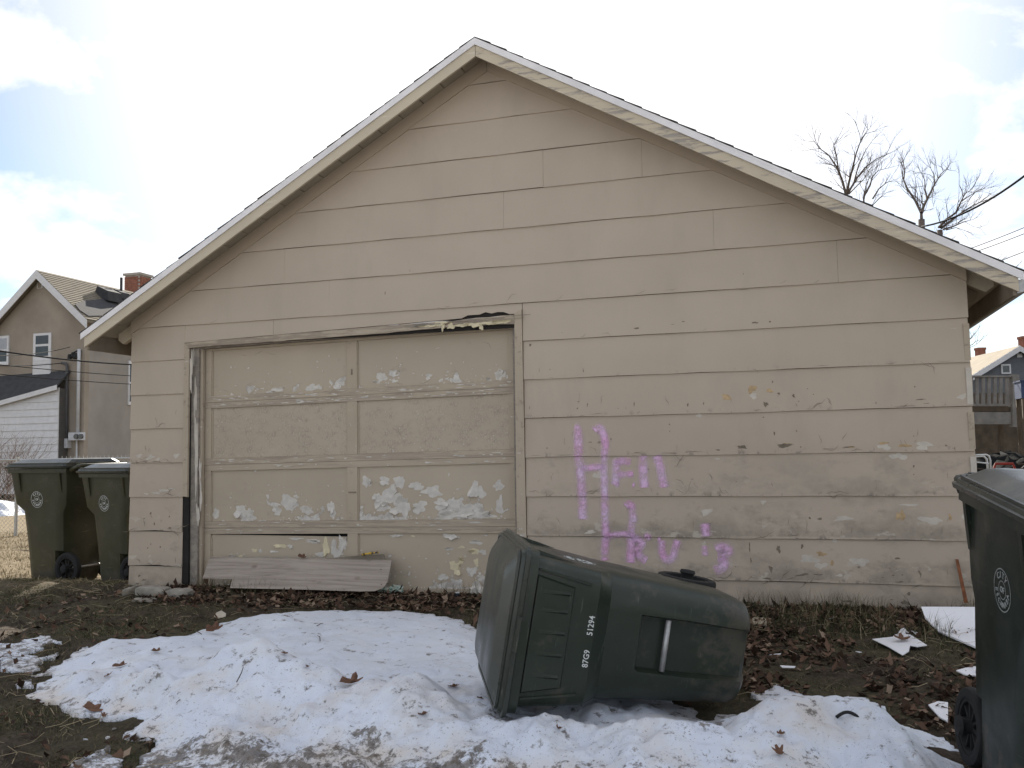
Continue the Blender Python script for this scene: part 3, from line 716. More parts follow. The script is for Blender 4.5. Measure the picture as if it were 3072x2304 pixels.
# --- pink spray paint, following the boards
def spray_mat(dens=.86, soft=1.0):
    g = NG('pink_spray_paint')
    uv = g.n('ShaderNodeUVMap'); uv.uv_map = 'UVMap'
    x, y, z = g.xyz(uv.outputs[0])
    ed = g.math('SUBTRACT', 1.0, g.math('MULTIPLY', x, x))
    ends = g.math('MULTIPLY', g.rng(y, 0, .8), 1.0)
    gr = g.math('ADD', g.noise(45, 5, .75), g.math('MULTIPLY', g.noise(11, 6, .65), .9))
    al = g.math('MULTIPLY', g.math('MULTIPLY', g.math('POWER', ed, soft), ends), g.rng(gr, .74, 1.08, .22, 1.0))
    al = g.math('MULTIPLY', al, dens, True)
    c = g.ramp(g.noise(6, 3), [(.35, (.83, .46, .73, 1)), (.65, (.85, .64, .87, 1))])
    tr = g.n('ShaderNodeBsdfTransparent'); mxs = g.n('ShaderNodeMixShader')
    g.put(mxs.inputs[0], al); g.t.links.new(tr.outputs[0], mxs.inputs[1]); g.t.links.new(g.b.outputs[0], mxs.inputs[2]); g.t.links.new(mxs.outputs[0], g.out.inputs[0])
    return g.fin(c, .7, .2)
M['spray'] = spray_mat(); M['overspray'] = spray_mat(.20, 1.8)
def stroke_mesh(strokes, wide=1.32, lift=.0058):
    vs = []; fs = []; uvs = []
    for pts, w in strokes:
        P = [np.array(c8(*p)) for p in pts]
        W = []
        for p in P:
            q = at_y(p[0], p[1], -.014); W.append(np.array([q[0], q[2]]))
        # resample every 8 mm
        segs = [np.linalg.norm(W[i+1]-W[i]) for i in range(len(W)-1)]; L = sum(segs); n = max(4, int(L/.008))
        pos = []
        for i in range(n+1):
            s = L*i/n; k = 0
            while k < len(segs)-1 and s > segs[k]: s -= segs[k]; k += 1
            pos.append(W[k]+(W[k+1]-W[k])*min(1, s/max(segs[k], 1e-6)))
        pos = np.array(pos)
        for _ in range(3): pos[1:-1] = (pos[:-2]+2*pos[1:-1]+pos[2:])/4
        hw = w*.00068*wide
        o = len(vs)
        for i in range(n+1):
            d = pos[min(n, i+1)]-pos[max(0, i-1)]; d = d/(np.linalg.norm(d)+1e-9); nn = np.array([-d[1], d[0]])
            for a in (-1, -.5, 0, .5, 1):
                q = pos[i]+nn*hw*a; y = wall_front(q[1])-lift
                vs.append((q[0], y, q[1])); uvs.append((a, min(i, n-i)*.008/.012))
        for i in range(n):
            for j in range(4):
                fs.append((o+i*5+j, o+i*5+j+1, o+(i+1)*5+j+1, o+(i+1)*5+j))
    me = bpy.data.meshes.new('painted_letter'); me.from_pydata(vs, [], fs); me.update()
    ul = me.uv_layers.new(name='UVMap')
    for lp in me.loops: ul.data[lp.index].uv = uvs[lp.vertex_index]
    return me
graf = empty('graffiti'); graf.parent = garage
LET = [
    [([(500, 285), (525, 290), (538, 330), (540, 420), (540, 520), (550, 600), (565, 720), (572, 850), (575, 960), (577, 1050)], 44), ([(670, 315), (695, 285), (725, 290), (750, 340), (765, 420), (757, 500), (750, 600), (755, 700), (758, 800), (758, 900), (760, 1000), (765, 1080), (768, 1185)], 38), ([(555, 625), (620, 620), (690, 610), (765, 605)], 34)],
    [([(858, 540), (850, 600), (852, 680), (845, 765)], 40), ([(845, 568), (910, 558), (980, 572)], 36), ([(860, 675), (930, 672), (1000, 668)], 30), ([(840, 755), (880, 760)], 26), ([(985, 755), (1010, 765)], 24)],
    [([(1080, 512), (1075, 600), (1080, 700), (1092, 788)], 44)],
    [([(1185, 512), (1215, 600), (1235, 690), (1252, 785)], 42)],
    [([(930, 945), (960, 912), (988, 950), (997, 1030), (985, 1100), (975, 1185)], 38)],
    [([(750, 1188), (830, 1176), (920, 1166), (1015, 1180)], 30), ([(768, 1190), (760, 1260), (757, 1330), (762, 1392)], 38)],
    [([(978, 1195), (977, 1290), (970, 1410)], 44), ([(975, 1212), (1035, 1205), (1075, 1245), (1040, 1290), (1000, 1300)], 38), ([(1030, 1300), (1055, 1360), (1110, 1392)], 38), ([(1085, 1168), (1145, 1208)], 30)],
    [([(1230, 1215), (1230, 1300), (1252, 1370), (1292, 1388), (1330, 1350), (1345, 1280), (1368, 1215)], 36), ([(1195, 1205), (1225, 1212)], 22)],
    [([(1588, 1075), (1595, 1130), (1602, 1190)], 40), ([(1580, 1260), (1592, 1330), (1590, 1350)], 30)],
    [([(1675, 1300), (1735, 1275), (1790, 1305), (1740, 1350), (1690, 1345)], 46), ([(1720, 1352), (1752, 1400), (1740, 1448), (1665, 1475)], 44)],
]
for L in LET:
    link('painted_letter', stroke_mesh(L), M['spray'], graf)
    link('overspray', stroke_mesh(L, 2.4, .0048), M['overspray'], graf)

# ------------------------------------------------------------------ wheeled refuse carts
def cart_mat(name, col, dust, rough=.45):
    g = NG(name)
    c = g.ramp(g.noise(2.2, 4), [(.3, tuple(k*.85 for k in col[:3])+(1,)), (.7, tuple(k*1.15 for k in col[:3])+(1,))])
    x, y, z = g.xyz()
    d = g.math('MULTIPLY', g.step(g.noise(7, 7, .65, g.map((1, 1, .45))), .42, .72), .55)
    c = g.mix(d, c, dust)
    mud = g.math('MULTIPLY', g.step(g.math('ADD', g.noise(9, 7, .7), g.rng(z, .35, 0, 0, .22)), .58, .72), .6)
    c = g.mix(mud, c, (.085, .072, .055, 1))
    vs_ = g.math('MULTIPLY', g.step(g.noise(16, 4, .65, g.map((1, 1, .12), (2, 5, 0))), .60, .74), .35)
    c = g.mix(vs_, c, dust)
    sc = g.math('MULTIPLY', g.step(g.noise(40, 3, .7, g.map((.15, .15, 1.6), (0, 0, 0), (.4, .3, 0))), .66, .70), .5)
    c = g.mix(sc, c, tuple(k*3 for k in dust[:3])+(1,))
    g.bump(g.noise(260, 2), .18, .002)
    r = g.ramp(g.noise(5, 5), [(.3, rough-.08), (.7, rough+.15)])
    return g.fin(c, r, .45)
M['cart'] = cart_mat('dark_green_plastic', (.016, .025, .016, 1), (.031, .037, .030, 1), .36)
M['cart_olive'] = cart_mat('faded_olive_plastic', (.032, .033, .016, 1), (.055, .052, .030, 1), .45)
M['cart_lid'] = cart_mat('lid_plastic', (.030, .036, .028, 1), (.055, .056, .047, 1), .3)

def section(yf, yb, hw, r, inset=0.0, cw=.11, well=0.0):
    hb = hw-well; rb = min(.05, .4*hb)
    cw = min(cw, hw-r-.016)
    left = [(-hw+r*(1-math.cos(t)), yf+r*(1-math.sin(t))) for t in (0, .39, .785, 1.18, 1.571)]
    pts = [(-hb, yb-rb), (-hb, .135), (-hw, .125)] + left + [(-cw-.012, yf), (-cw, yf+inset), (cw, yf+inset), (cw+.012, yf)]
    pts += [(-p[0], p[1]) for p in left[::-1]] + [(hw, .125), (hb, .135), (hb, yb-rb), (hb-rb*.29, yb-rb*.29), (hb-rb, yb), (0, yb), (-hb+rb, yb), (-hb+rb*.29, yb-rb*.29)]
    return pts
SECS = [(-.024, -.175, .155, .15, .05, .01, .01), (-.012, -.220, .183, .19, .08, .02, .03), (.010, -.252, .206, .22, .10, .035, .045), (.045, -.266, .217, .234, .115, .045, .05), (.10, -.272, .222, .24, .12, .05, .05), (.27, -.285, .230, .2525, .125, .05, .05), (.31, -.288, .232, .256, .125, .05, .0), (.40, -.295, .235, .2625, .125, .05, 0), (.500, -.302, .240, .2700, .12, .045, 0), (.515, -.303, .241, .2712, .12, 0.0, 0),
        (.665, -.315, .25, .2805, .11, 0, 0), (.735, -.385, .29, .2858, .06, 0, 0), (.88, -.405, .305, .2995, .055, 0, 0), (1.02, -.422, .318, .315, .05, 0, 0)]
def cart_hw(z):
    zs = [s[0] for s in SECS]; return float(np.interp(z, zs, [s[3] for s in SECS]))
def cart_yf(z):
    zs = [s[0] for s in SECS]; return float(np.interp(z, zs, [s[1] for s in SECS]))

def text_geo(txt, size):
    cu = bpy.data.curves.new('t', 'FONT'); cu.body = txt; cu.size = size; cu.align_x = 'CENTER'; cu.align_y = 'CENTER'; cu.resolution_u = 2; cu.extrude = 0.0008; cu.offset = size*.012
    ob = bpy.data.objects.new('t', cu); COL.objects.link(ob)
    dg = bpy.context.evaluated_depsgraph_get(); me = bpy.data.meshes.new_from_object(ob.evaluated_get(dg))
    vs = [tuple(v.co) for v in me.vertices]; fs = [tuple(p.vertices) for p in me.polygons]
    bpy.data.objects.remove(ob); bpy.data.meshes.remove(me); bpy.data.curves.remove(cu)
    return vs, fs
def emblem_mb(side):
    """round city mark: ring, hub and letters, lying on the cart's side"""
    m = MB(); ZC, YC = .775, -.075
    def to3(a, b, d=0.0):
        z = ZC+b; hw = cart_hw(z) + .0016 + d
        return (side*hw, YC+side*a, z)
    def ring(r0, r1, n=40):
        vs = []; fs = []
        for i in range(n):
            t = 2*math.pi*i/n
            for r_ in (r0, r1): vs.append(to3(r_*math.cos(t), r_*math.sin(t)))
        for i in range(n):
            j = (i+1) % n; fs.append((2*i, 2*i+1, 2*j+1, 2*j))
        m.add(vs, fs)
    ring(.0715, .0750); ring(.0300, .0325)
    def word(txt, rad, mid, size, flip, gap):
        n = len(txt)
        for i, ch in enumerate(txt):
            k = i-(n-1)/2
            a = mid - k*gap if not flip else mid + k*gap
            rot = a-math.pi/2 if not flip else a+math.pi/2
            vs, fs = text_geo(ch, size)
            c, s = math.cos(rot), math.sin(rot)
            m.add([to3(rad*math.cos(a)+v[0]*c-v[1]*s, rad*math.sin(a)+v[0]*s+v[1]*c, v[2]) for v in vs], fs)
    word('CITY', .052, math.pi/2, .031, False, .44)
    word('ESCANABA', .052, -math.pi/2, .027, True, .40)
    vs, fs = text_geo('OF', .030); m.add([to3(v[0], v[1], v[2]) for v in vs], fs)
    return m

def make_cart():
    root = empty('wheeled_bin')
    m = MB(); rings = [[(x, y, z) for x, y in section(yf, yb, hw, r, ins, .11, wl)] for z, yf, yb, hw, r, ins, wl in SECS]
    rings += [[(x, y, 1.02) for x, y in section(-.442, .335, .336, .05)], [(x, y, 1.058) for x, y in section(-.444, .337, .338, .05)], [(x, y, 1.058) for x, y in section(-.41, .305, .303, .045)], [(x, y, 1.00) for x, y in section(-.40, .295, .295, .045)]]
    m.loft(rings)
    # stiffening gussets below the collar at the sides
    for s in (-1, 1):
        for yy in (-.30, .22):
            m.hexa([(s*.300, yy, .84), (s*.318, yy, .93), (s*.318, yy+.03, .93), (s*.300, yy+.03, .84), (s*.312, yy, 1.02), (s*.334, yy, 1.02), (s*.334, yy+.03, 1.02), (s*.312, yy+.03, 1.02)])
    body = m.build('body', M['cart'], root, 28)
    # raised trapezoid on the upper front, with ribs
    m = MB()
    def fr(x, z, d): return (x, cart_yf(z)-d, z)
    A = [(-.245, 1.012), (.245, 1.012), (.21, .845), (-.21, .845)]
    n4 = [fr(x, z, .001) for x, z in A]; o4 = [fr(x*.97, z if z > 1 else z+.006, .013) for x, z in A]
    m.add(n4+o4, [(4, 5, 6, 7), (0, 1, 5, 4), (1, 2, 6, 5), (2, 3, 7, 6), (3, 0, 4, 7)])
    for x in (-.165, -.075, .015, .105, .18):
        m.add([fr(x-.009, .985, .0125), fr(x+.009, .985, .0125), fr(x+.009, .865, .0125), fr(x-.009, .865, .0125), fr(x, .975, .0135), fr(x, .867, .024)], [(0, 4, 5, 3), (1, 2, 5, 4), (3, 5, 2), (0, 1, 4)])
    for sg in (-1, 1):        # grip ledges beside the plate
        for za_, zb_, d_ in ((.775, 1.012, .010),):
            a_ = [fr(sg*.222, za_, .001), fr(sg*.236, za_, .001), fr(sg*.272, zb_, .001), fr(sg*.262, zb_, .001)]; b_ = [fr(sg*.224, za_, d_), fr(sg*.234, za_, d_), fr(sg*.270, zb_, d_), fr(sg*.264, zb_, d_)]
            m.add(a_+b_, [(4, 5, 6, 7), (0, 1, 5, 4), (1, 2, 6, 5), (2, 3, 7, 6), (3, 0, 4, 7)])
    m.build('front_plate', M['cart'], root)
    # lid
    m = MB()
    L = [(1.062, -.462, .360, .352, .055), (1.080, -.466, .363, .356, .055), (1.083, -.452, .352, .344, .055), (1.098, -.448, .350, .340, .055), (1.101, -.436, .340, .328, .06), (1.142, -.365, .315, .255, .06), (1.150, -.335, .295, .225, .06), (1.152, -.25, .24, .15, .06)]
    m.loft([[(x, y, z) for x, y in section(yf, yb, hw, r, 0, .05)] for z, yf, yb, hw, r in L])
    m.loft([[(x, y, z) for x, y in section(yf, yb, hw, r, 0, .05)] for z, yf, yb, hw, r in ((1.1015, -.440, .343, .332, .055), (1.1125, -.440, .343, .332, .055), (1.1125, -.428, .332, .320, .05), (1.104, -.424, .330, .317, .05))])
    m.box(-.07, .07, -.492, -.455, 1.066, 1.080)
    lid = m.build('lid', M['cart_lid'], root, 18)
    # handle bar and hinges at the back
    m = MB(); m.tube([(-.30, .36, 1.045), (-.29, .435, 1.075), (-.25, .448, 1.082), (.25, .448, 1.082), (.29, .435, 1.075), (.30, .36, 1.045)], .021, 8)
    m.tube([(-.12, .35, 1.05), (-.12, .448, 1.082)], .016, 6); m.tube([(.12, .35, 1.05), (.12, .448, 1.082)], .016, 6)
    m.build('handle', M['cart'], root, True)
    m = MB(); m.box(-.045, .045, .375, .44, 1.06, 1.112); m.box(-.26, -.20, .375, .43, 1.06, 1.108); m.box(.20, .26, .375, .43, 1.06, 1.108); m.build('hinge', M['cart'], lid)
    # metal grab bar across the front channel
    m = MB(); m.tube([(-.111, -.278, .385), (.111, -.278, .385)], .0125, 10); m.build('grab_bar', M['metal'], root, True)
    for s in (-1, 1):
        w = empty('wheel', (s*.230, .262, .148)); w.parent = root
        m = MB(); m.lathe_x([(.106, -.022), (.126, -.027), (.142, -.022), (.147, -.008), (.147, .008), (.142, .022), (.126, .027), (.106, .022), (.106, -.022)], 30); m.build('tyre', M['black'], w, 40)
        m = MB(); m.lathe_x([(.107, -.018), (.107, .018), (.094, .020), (.092, -.018), (.107, -.018)], 30)
        m.lathe_x([(0.0, .062), (.034, .058), (.040, .046), (.030, .036), (.028, .018), (.030, -.02), (0, -.02)], 14) if s > 0 else m.lathe_x([(0.0, -.062), (.034, -.058), (.040, -.046), (.030, -.036), (.028, -.018), (.030, .02), (0, .02)], 14)
        for k in range(10):
            a = 2*math.pi*k/10; c, sn = math.cos(a), math.sin(a)
            p0 = np.array([0, .026*c, .026*sn]); p1 = np.array([0, .096*c, .096*sn]); t = np.array([0, -sn, c])*.006; x_ = np.array([.010, 0, 0])
            m.hexa([p0-t-x_, p1-t*.8-x_, p1+t*.8-x_, p0+t-x_, p0-t+x_, p1-t*.8+x_, p1+t*.8+x_, p0+t+x_])
        m.build('rim', M['black'], w, 40)
    m = MB(); m.tube([(-.25, .262, .148), (.25, .262, .148)], .011, 8); m.build('axle', M['metal'], root, True)
    for s in (-1, 1): emblem_mb(s).build('emblem', M['white_print'], root, False, None, False)
    return root

def kids(o): return [c for c in bpy.data.objects if c.parent == o]
def copy_tree(o, parent=None):
    c = o.copy(); COL.objects.link(c)
    c.parent = parent
    for ch in kids(o): copy_tree(ch, c)
    return c
def paint_tree(o, body, lid):
    for ch in kids(o):
        if ch.type == 'MESH' and ch.data.materials and ch.data.materials[0] in (M['cart'], M['cart_lid']):
            isl = ch.data.materials[0] is M['cart_lid']
            ch.material_slots[0].link = 'OBJECT'; ch.material_slots[0].material = lid if isl else body
        paint_tree(ch, body, lid)

G_BIN = 'green wheeled refuse bins around the garage'
tip = make_cart()
bin_a = copy_tree(tip); bin_b = copy_tree(tip); bin_c = copy_tree(tip); bin_n = copy_tree(tip)
def cart_at(o, x, y, rz_, z, label, sc_=1.0):
    o.location = (x, y, z); o.rotation_euler = (0, 0, rz_); o.scale = (sc_, sc_, sc_); tag(o, label, 'bin', G_BIN)
tip.location = (1.905, -2.30, .200); tip.rotation_euler = (.0852, -1.3948, .338)
tag(tip, 'dark green wheeled bin tipped on its side on the snow, numbers 87G9 51294', 'bin', G_BIN)
cart_at(bin_a, -5.023, 1.028, -1.67, -.148, 'upright olive bin leftmost by the fence, round city mark and whole wheel in view', 1.10)
cart_at(bin_b, -3.99, .79, -1.82, -.112, 'upright olive bin half hidden behind the left corner of the garage', 1.02)
cart_at(bin_c, -4.55, 2.1, -1.60, -.165, 'third olive bin behind the other two at the garage corner, only its lid showing')
cart_at(bin_n, 3.1111, -3.0453, .1584, -.1593, 'dark green upright bin close by at the right edge of the photo')
bin_n.rotation_euler = (.1295, .0785, .1584)      # it leans with the slope
M['cart_black'] = cart_mat('black_green_plastic', (.010, .017, .011, 1), (.019, .026, .020, 1), .4)  # darker plastic for the near bin
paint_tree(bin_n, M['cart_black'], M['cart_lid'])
M['lid_olive'] = cart_mat('faded_lid_plastic', (.030, .033, .026, 1), (.06, .06, .05, 1), .3)
M['dull_print'] = simple('grey_print', (.30, .31, .30, 1), .7, .25, 60)  # greyer print for the near bin's emblem
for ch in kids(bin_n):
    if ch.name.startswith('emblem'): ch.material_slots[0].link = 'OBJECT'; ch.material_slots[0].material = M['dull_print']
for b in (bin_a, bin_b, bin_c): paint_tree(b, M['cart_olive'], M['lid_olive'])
# stencilled number on the tipped bin's front
def number(txt, xc):
    vs, fs = text_geo(txt, .036); m = MB()
    out_ = []
    for v in vs:
        z = .752+v[1]; out_.append((xc+v[0]*.92, cart_yf(z)-.0022-v[2], z))
    m.add(out_, fs); m.build('number', M['white_print'], tip, False, None, False)
number('87G9', -.078); number('51294', .060)

# ------------------------------------------------------------------ snow bank
def edge(pts): return [on_ground(x*1.38879, y*1.38879)[:2] for x, y in pts]
SNOW = edge([(62, 1508), (80, 1478), (110, 1448), (150, 1412), (225, 1392), (300, 1388), (400, 1378), (440, 1362), (480, 1348), (540, 1338), (600, 1332), (660, 1326), (720, 1322), (800, 1324), (860, 1322), (930, 1332), (1000, 1345), (1060, 1372), (1200, 1430), (1400, 1500), (1540, 1545), (1610, 1545), (1650, 1500), (1685, 1488), (1740, 1512), (1800, 1515), (1860, 1513), (1910, 1545), (1965, 1573), (2040, 1600), (2075, 1659)]) + \
       [(2.72, -3.7), (2.4, -4.3), (1.6, -4.5), (.9, -4.5), (.2, -4.35)] + edge([(470, 1690), (330, 1668), (300, 1640), (345, 1622), (330, 1600), (262, 1592), (300, 1572), (270, 1555), (215, 1560), (180, 1550), (120, 1530)])
SNOW = np.array([p[:2] for p in SNOW])
RIDGE = [(100, 1470, .07), (180, 1462, .09), (280, 1462, .11), (380, 1470, .13), (480, 1450, .15), (530, 1415, .21), (570, 1402, .24), (620, 1425, .22), (700, 1462, .17), (780, 1492, .15), (870, 1490, .17), (900, 1478, .20), (935, 1500, .17), (1010, 1545, .15), (1090, 1572, .15), (1200, 1560, .155), (1330, 1572, .15), (1460, 1585, .15), (1540, 1570, .16), (1590, 1592, .14), (1640, 1560, .16), (1672, 1490, .23), (1690, 1482, .23), (1740, 1512, .17), (1840, 1520, .16), (1900, 1560, .14), (2000, 1640, .12)]
RID = np.array([list(on_ground(a*1.38879, b*1.38879, h)[:2])+[h] for a, b, h in RIDGE])
def poly_sd(X, Y, P):
    inside = np.zeros(X.shape, bool); d2 = np.full(X.shape, 1e9); n = len(P)
    for i in range(n):
        x0, y0 = P[i]; x1, y1 = P[(i+1) % n]
        c = ((y0 > Y) != (y1 > Y)) & (X < (x1-x0)*(Y-y0)/(y1-y0+1e-12)+x0); inside ^= c
        ex, ey = x1-x0, y1-y0; t = np.clip(((X-x0)*ex+(Y-y0)*ey)/(ex*ex+ey*ey+1e-12), 0, 1)
        d2 = np.minimum(d2, (X-x0-t*ex)**2+(Y-y0-t*ey)**2)
    return np.where(inside, 1, -1)*np.sqrt(d2)
sx = np.arange(-3.3, 3.2, .0125); sy_ = np.arange(-4.6, -.5, .0125)
SX, SY = np.meshgrid(sx, sy_)
sd = poly_sd(SX, SY, SNOW) + (fbm(SX*5, SY*5, 4, 21)-.5)*.16 + (fbm(SX*22, SY*22, 2, 5)-.5)*.04
SN2 = np.array([p[:2] for p in edge([(-30, 1402), (40, 1384), (78, 1376), (106, 1384), (96, 1408), (128, 1440), (96, 1462), (60, 1478), (10, 1452), (-30, 1440)])])
SN3 = np.array([p[:2] for p in edge([(120, 1580), (262, 1556), (480, 1600), (520, 1720), (130, 1720)])])
thin = np.maximum(poly_sd(SX, SY, SN2)-.03+(fbm(SX*7, SY*7, 4, 87)-.5)*.40, np.minimum(poly_sd(SX, SY, SN3), .12)-.10+(fbm(SX*5, SY*5, 4, 88)-.5)*.62)
thin = np.minimum(thin+(fbm(SX*16, SY*16, 3, 89)-.5)*.16, .06)
is_thin = thin > sd
sd = np.maximum(sd, thin)
hr = np.zeros(SX.shape); 
for i in range(len(RID)-1):
    x0, y0, h0 = RID[i]; x1, y1, h1 = RID[i+1]; ex, ey = x1-x0, y1-y0
    t = np.clip(((SX-x0)*ex+(SY-y0)*ey)/(ex*ex+ey*ey), 0, 1); d = np.hypot(SX-x0-t*ex, SY-y0-t*ey); hh = h0+(h1-h0)*t
    front = SY < (y0+t*ey)
    w = np.where(front, .36, .19)
    hr = np.maximum(hr, (hh*1.06+.01)*np.exp(-(d/w)**1.6))
base_h = .055*np.ones(SX.shape)
H = np.maximum(base_h, hr) ; H = H*sstep(-.02, .30, sd)+ .012
lump = (fbm(SX*3.2, SY*3.2, 3, 31)-.5)*.075 + (fbm(SX*5.5, SY*5.5, 2, 36)-.5)*.085*sstep(-2.0, -2.8, SY) + (fbm(SX*8, SY*8, 3, 41)-.5)*.055*(.35+.9*sstep(-2.0, -3.0, SY)) + (fbm(SX*30, SY*30, 3, 51)-.5)*.022*(.3+.9*sstep(-2.2, -3.2, SY))
H = H + lump*sstep(0, .22, sd)
# the front slope is rougher, pitted by thaw
pit = np.abs(fbm(SX*11, SY*6, 3, 61)-.5)*.05
H = np.where(is_thin, H*.45, H)
H = H - pit*sstep(-2.6, -3.2, SY)*sstep(0, .2, sd)
# hollow under the tipped bin's lower end
hol = np.exp(-(((SX-1.95)/.33)**2+((SY+2.52)/.34)**2)); H = H*(1-.75*hol)
SZ = gz(SX, SY)+np.where(sd > 0, np.maximum(H, .006), -.08)
dirt = sstep(-3.28, -3.68, SY+ (fbm(SX*2, SY*2, 3, 71)-.5)*.6)*1.05
dirt = np.maximum(dirt, sstep(.16, .0, sd)*.55); dirt = np.maximum(dirt, is_thin*.75)
dirt = np.maximum(dirt, sstep(.0, .5, hol)*.5)  # also darker in the hollow under the tipped bin
dirt = dirt*sstep(3.0, 1.6, SX-.0)*.6 + dirt*.4
keep = (sd > -.03)
idx = np.arange(SX.size).reshape(SX.shape)
q = keep[:-1, :-1] & keep[1:, :-1] & keep[:-1, 1:] & keep[1:, 1:]
F = np.stack([idx[:-1, :-1][q], idx[:-1, 1:][q], idx[1:, 1:][q], idx[1:, :-1][q]], 1)
used = np.unique(F); remap = np.zeros(SX.size, int); remap[used] = np.arange(len(used))
Vs = np.stack([SX.ravel(), SY.ravel(), SZ.ravel()], 1)[used]
def xs_y(g): return g.xyz()[1]
def snow_mat():
    g = NG('old_snow')
    d = g.attr('dirt')
    c = g.ramp(g.noise(2.3, 5, .6), [(.3, (.60, .645, .73, 1)), (.7, (.69, .73, .80, 1))])
    tan_ = g.math('MULTIPLY', g.step(g.noise(3.5, 6, .6, g.map((1, 1, 1), (3, 3, 0))), .45, .7), .4)
    c = g.mix(g.math('MULTIPLY', tan_, g.math('ADD', g.rng(d, 0, .4, .25, 1), g.math('MULTIPLY', g.rng(xs_y(g), -2.0, -2.9), 1.3))), c, (.60, .535, .46, 1))  # dirt tan, with the front slope's warm light painted into the colour
    xs_, ys_, zs_ = g.xyz()
    frn = g.rng(ys_, -2.2, -3.2)
    gr = g.math('ADD', g.math('ADD', g.noise(34, 7, .72), g.math('MULTIPLY', d, .16)), g.rng(ys_, -1.9, -3.3, -.09, .05))
    c = g.mix(g.math('MULTIPLY', g.step(gr, .69, .80), .9), c, (.085, .065, .048, 1))
    sl = g.math('ADD', g.noise(13, 8, .75, g.map((1, 1, 1), (7, 1, 0))), g.math('MULTIPLY', d, .115))
    c = g.mix(g.math('MULTIPLY', g.step(sl, .575, .64), .85), c, g.ramp(g.noise(30, 5, .7), [(.35, (.05, .039, .029, 1)), (.7, (.20, .165, .13, 1))]))
    sk = g.math('MULTIPLY', g.step(g.math('ADD', g.noise(110, 2, .6), g.rng(ys_, -1.9, -3.3, -.03, .05)), .69, .73), .75)
    c = g.mix(sk, c, (.18, .14, .10, 1))
    g.bump(g.math('ADD', g.noise(75, 5, .7), g.math('MULTIPLY', g.noise(22, 5, .65), 1.3)), .38, .010)
    g.b.inputs['Subsurface Weight'].default_value = .35; g.b.inputs['Subsurface Radius'].default_value = (1, 1.1, 1.3); g.b.inputs['Subsurface Scale'].default_value = .02
    return g.fin(c, .6, .35)
M['snow'] = snow_mat()
np_mesh('snow_bank', Vs, remap[F], M['snow'], None, True, 'stuff', {'dirt': dirt.ravel()[used]})
def snow_z(x, y):
    i = int(np.clip(round((x-sx[0])/.0125), 0, len(sx)-1)); j = int(np.clip(round((y-sy_[0])/.0125), 0, len(sy_)-1))
    return max(float(SZ[j, i]), gzf(x, y))
def on_top(px, py):           # first hit of a sight line with snow or ground
    d = ray(px, py); t = 1.5
    while t < 12:
        p = CAM+d*t
        if p[2] < snow_z(p[0], p[1]): break
        t += .01
    return p

def patch(name, cx, cy, rx, ry, h, seed):
    n = 40; X, Y = np.meshgrid(np.linspace(-1.25, 1.25, n), np.linspace(-1.25, 1.25, n))
    r = np.hypot(X, Y)+(fbm(X*2+9, Y*2+9, 3, seed)-.5)*.6
    Z = h*sstep(1.05, .35, r)+(fbm(X*5+5, Y*5, 3, seed+3)-.5)*h*.3
    px_, py_ = cx+X*rx, cy+Y*ry; Z = gz(px_, py_)+np.where(r < 1.05, np.maximum(Z, .01), -.1)
    V_ = np.stack([px_.ravel(), py_.ravel(), Z.ravel()], 1); i_ = (np.arange(n-1)[:, None]*n+np.arange(n-1)[None, :]).ravel()
    o = np_mesh(name, V_, np.stack([i_, i_+1, i_+1+n, i_+n], 1), M['snow'], None, True, 'stuff', {'dirt': np.zeros(n*n)})
    return o
for (px, py, rx, ry, h, sd_) in ((0, 1545, 1.1, .9, .34, 1), (0, 1480, 1.9, 1.0, .42, 2)):
    p = on_ground(px, py); patch('snow_patch', p[0]-.25, p[1], rx, ry, h, sd_)

# ------------------------------------------------------------------ grass blades and leaf litter (nobody could count them)
def col_attr_mat(name, stops, rough=.9, trans=0.0):
    g = NG(name); c = g.ramp(g.attr('tone'), stops); return g.fin(c, rough, .15)
M['grass'] = col_attr_mat('dead_grass_blades', [(0, (.028, .036, .014, 1)), (.35, (.062, .068, .030, 1)), (.65, (.12, .105, .06, 1)), (.85, (.20, .16, .10, 1)), (1, (.34, .28, .18, 1))])
M['leaf'] = col_attr_mat('dead_leaves', [(0, (.026, .018, .013, 1)), (.4, (.078, .046, .031, 1)), (.75, (.15, .093, .063, 1)), (1, (.27, .20, .145, 1))])
def grass(name, X, Y, Hh, lean, width):
    n = len(X); z = np.array([max(snow_z(a, b)-.01, gzf(a, b)-.01) if False else gzf(a, b)-.012 for a, b in zip(X, Y)])
    a = rng.uniform(0, 2*np.pi, n); dx, dy = np.cos(a), np.sin(a); w = width*rng.uniform(.6, 1.3, n); px_, py_ = -dy*w, dx*w
    h = Hh*rng.uniform(.4, 1.2, n); l = lean*rng.uniform(.2, 1.3, n)*h
    V_ = np.zeros((n, 5, 3))
    V_[:, 0] = np.stack([X-px_, Y-py_, z], 1); V_[:, 1] = np.stack([X+px_, Y+py_, z], 1)
    mx_, my_, mz = X+dx*l*.4, Y+dy*l*.4, z+h*.62
    V_[:, 2] = np.stack([mx_+px_*.7, my_+py_*.7, mz], 1); V_[:, 3] = np.stack([mx_-px_*.7, my_-py_*.7, mz], 1)
    V_[:, 4] = np.stack([X+dx*l, Y+dy*l, z+h], 1)
    o = np.arange(n)[:, None]*5
    F_ = np.concatenate([o+np.array([[0, 1, 2]]), o+np.array([[0, 2, 3]]), o+np.array([[3, 2, 4]])])
    t = np.repeat(np.clip(rng.normal(.45, .28, n), 0, 1), 5)
    return np_mesh(name, V_.reshape(-1, 3), F_, M['grass'], None, False, 'stuff', {'tone': t})
def scatter(n, x0, x1, y0, y1, dens):
    X = rng.uniform(x0, x1, n); Y = rng.uniform(y0, y1, n); k = rng.uniform(0, 1, n) < dens(X, Y); return X[k], Y[k]
